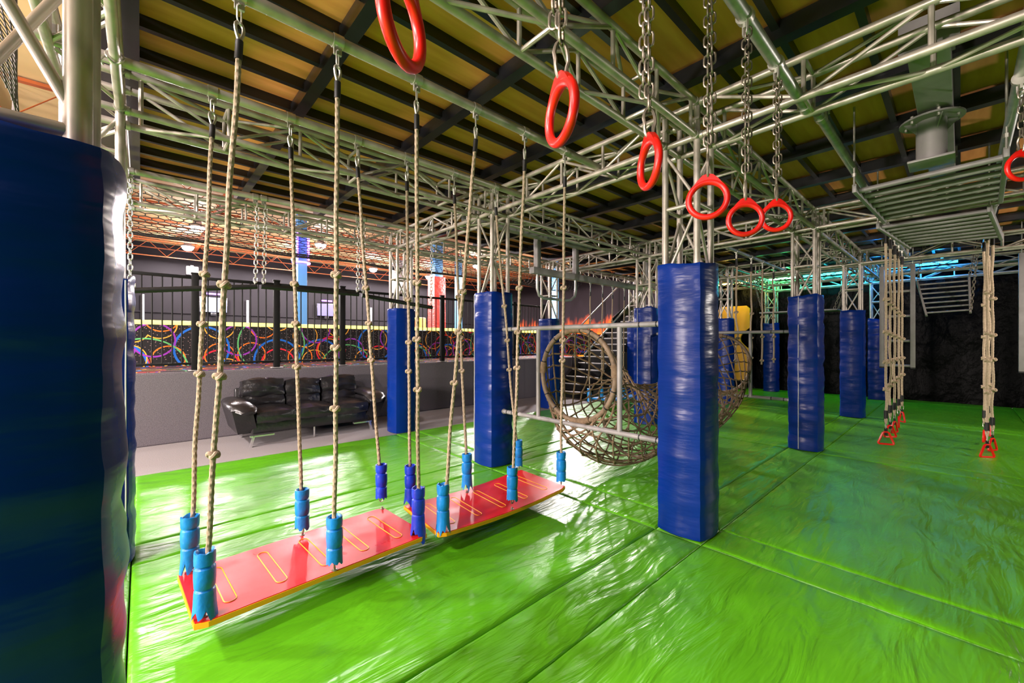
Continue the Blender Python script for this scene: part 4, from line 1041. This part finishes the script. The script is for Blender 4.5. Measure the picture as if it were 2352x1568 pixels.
def frame_ladder(x, y0, y1, z0, z1, n, label):
    t = Thing('frame_ladder', label, 'ladder', (x, (y0+y1)/2, z0))
    for y in (y0, y1): t.part('rail', MB().bbox((x, y, (z0+z1)/2), (.07, .07, z1-z0), .006), 'greypaint'); t.part('end_cap', MB().bbox((x, y, z0-.01), (.074, .074, .03), .006), 'tape')
    for k in range(n): z = z0+.03+(z1-z0-.06)*k/(n-1); t.rod('rung', (x, y0, z), (x, y1, z), .024, 'greypaint', n=8)
    for y in (y0, y1): t.rod('hanger', (x, y, z1), (x, y, 3.58), .008, 'zinc', n=6)
frame_ladder(11.2, -1.28, -.70, .98, 3.02, 5, 'grey ladder frame hanging before the tarp behind the right rope bundle')
frame_ladder(10.9, .62, 1.06, 1.0, 2.98, 5, 'grey ladder frame hanging behind the left handle-rope bundle')
q = [onx(*p, X) for p, X in (((2107, 648), 11.3), ((2226, 638), 11.3), ((2229, 718), 10.9), ((2128, 725), 10.9))]
ladder_panel(q, 'dark tilted ladder panel swinging on chains before the tarp', 7, railw=.04, rr=.016, name='swinging_ladder', bolts=False)
for a, lb in ((q[0], 'left top'), (q[1], 'right top'), (q[2], 'right lower')):
    t = Thing('ladder_chain', 'thin chain at the %s corner of the tilted ladder' % lb, 'chain', a, 'chains of the tilted ladder'); chain(t, (a.x, a.y-.12, 3.55), a, L=.07, W=.034, r=.006)
b = [onx(1752, 712, 12.3), onx(1928, 720, 12.3)]
t = Thing('hanging_platform', 'thin greenish board hanging on chains behind the right front column', 'platform', (b[0]+b[1])/2)
mid = (b[0]+b[1])/2; Lb = (b[1]-b[0]).length
t.part('deck_board', MB().bbox(mid, (.55, Lb, .035), .008), 'greypaint')
for sx in (-.22, .22):
    for p in b: chain(t, (mid.x+sx*.6, p.y+(.25 if p is b[0] else -.25), 3.40), (mid.x+sx, p.y+(-.06 if p is b[0] else .06), mid.z+.02), L=.07, W=.034, r=.006)
t = Thing('yellow_panel', 'yellow rounded panel with scooped edge behind the central pad', 'panel', (13.4, 4.9, 1.2))
out = []
for k in range(40):
    y = 1.0*k/39; 
pts = [(0, .6), (0, 2.9), (.10, 3.0), (.85, 3.0), (.95, 2.9), (.95, 2.3)]+[(.95-.28*sin(pi*k/10), 2.3-.7*k/10) for k in range(1, 10)]+[(.95, 1.6), (.95, .7), (.85, .6)]
pts = [(5.45-a, zz-.35) for a, zz in pts]; n = len(pts)
mb = MB().add([(14.25, a, b_) for a, b_ in pts]+[(14.33, a, b_) for a, b_ in pts], [tuple(range(n)), tuple(range(2*n-1, n-1, -1))]+[(i, i+n, (i+1) % n+n, (i+1) % n) for i in range(n)])
t.part('panel_sheet', mb, 'yellowpanel', smooth=False); t.rod('panel_leg', (14.29, 5.2, 0), (14.29, 5.2, .6), .03, 'greypaint'); t.rod('panel_leg', (14.29, 4.7, 0), (14.29, 4.7, .6), .03, 'greypaint')

# ------------------------------------------------------------------ obstacle beams in the middle distance
t = Thing('obstacle_beam', 'grey square beam slung below the truss near the stairs, with a bent pipe loop', 'beam', (6, 5.2, 2.74))
t.part('square_tube', MB().bbox((7.3, 5.2, 2.78), (4.2, .12, .12), .01), 'greypaint')
for x in (5.35, 6.45, 9.2): t.part('hanger_strap', MB().bbox((x, 5.2, 3.12), (.10, .10, .68), .01), 'greypaint')
zc = 2.30
pl = [(5.35, 5.2, 2.72), (5.35, 5.2, 2.45), (5.40, 5.2, 2.34), (5.52, 5.2, zc), (6.15, 5.2, zc), (6.30, 5.2, zc+.02), (6.42, 5.2, 2.40), (6.45, 5.2, 2.52), (6.45, 5.2, 2.72)]
t.part('pipe_loop', MB().tube(pl, .026, 10), 'galv')
t = Thing('obstacle_beam', 'grey square beam under the deck behind the swing board column', 'beam', (5, 4.9, 3.3))
t.part('square_tube', MB().bbox((5.0, 4.9, 3.34), (3.0, .14, .14), .01), 'greypaint')
for x in (3.7, 4.5, 5.5, 6.3): t.part('hanger_strap', MB().bbox((x, 4.9, 3.44), (.12, .16, .08), .01), 'greypaint')

# black net curtain bunched at the upper left, and ties on the tower
mb = MB(); nx_, nz_ = 16, 26
def NP(i, j):
    u = i/nx_; v = j/nz_; return V((-.64+.13*u+.05*v+.025*sin(u*9+v*3), 3.0+.5*u+.05*sin(u*12)+.04*nz(u*4, v*5), 3.45-.95*v*(.45+.55*u)))
for i in range(nx_+1):
    for j in range(nz_):
        mb.tube([NP(i, j), NP(i, j+1)], .004, 4, cap=False)
        if i < nx_ and j % 1 == 0: mb.tube([NP(i, j), NP(i+1, j+.5)], .003, 4, cap=False)
o = single('net_curtain', mb, 'netgrey', 'dusty dark net bunched beside the tower at the upper left', 'net'); o['kind'] = 'stuff'
t = Thing('pipe_tie', 'silver wire tie round the truss tube at the upper left', 'tie', (-.105, 3.1, 3.03))
t.part('wire_loop', MB().tube([(-.105+.036*cos(a), 3.08+.01*sin(a*3), 3.03+.036*sin(a)) for a in [2*pi*k/18 for k in range(18)]], .006, 6, closed=True), 'zinc'); t.part('wire_twist', MB().tube([(-.14, 3.08, 3.02), (-.16, 3.07, 2.98), (-.15, 3.08, 2.96)], .005, 6), 'zinc')
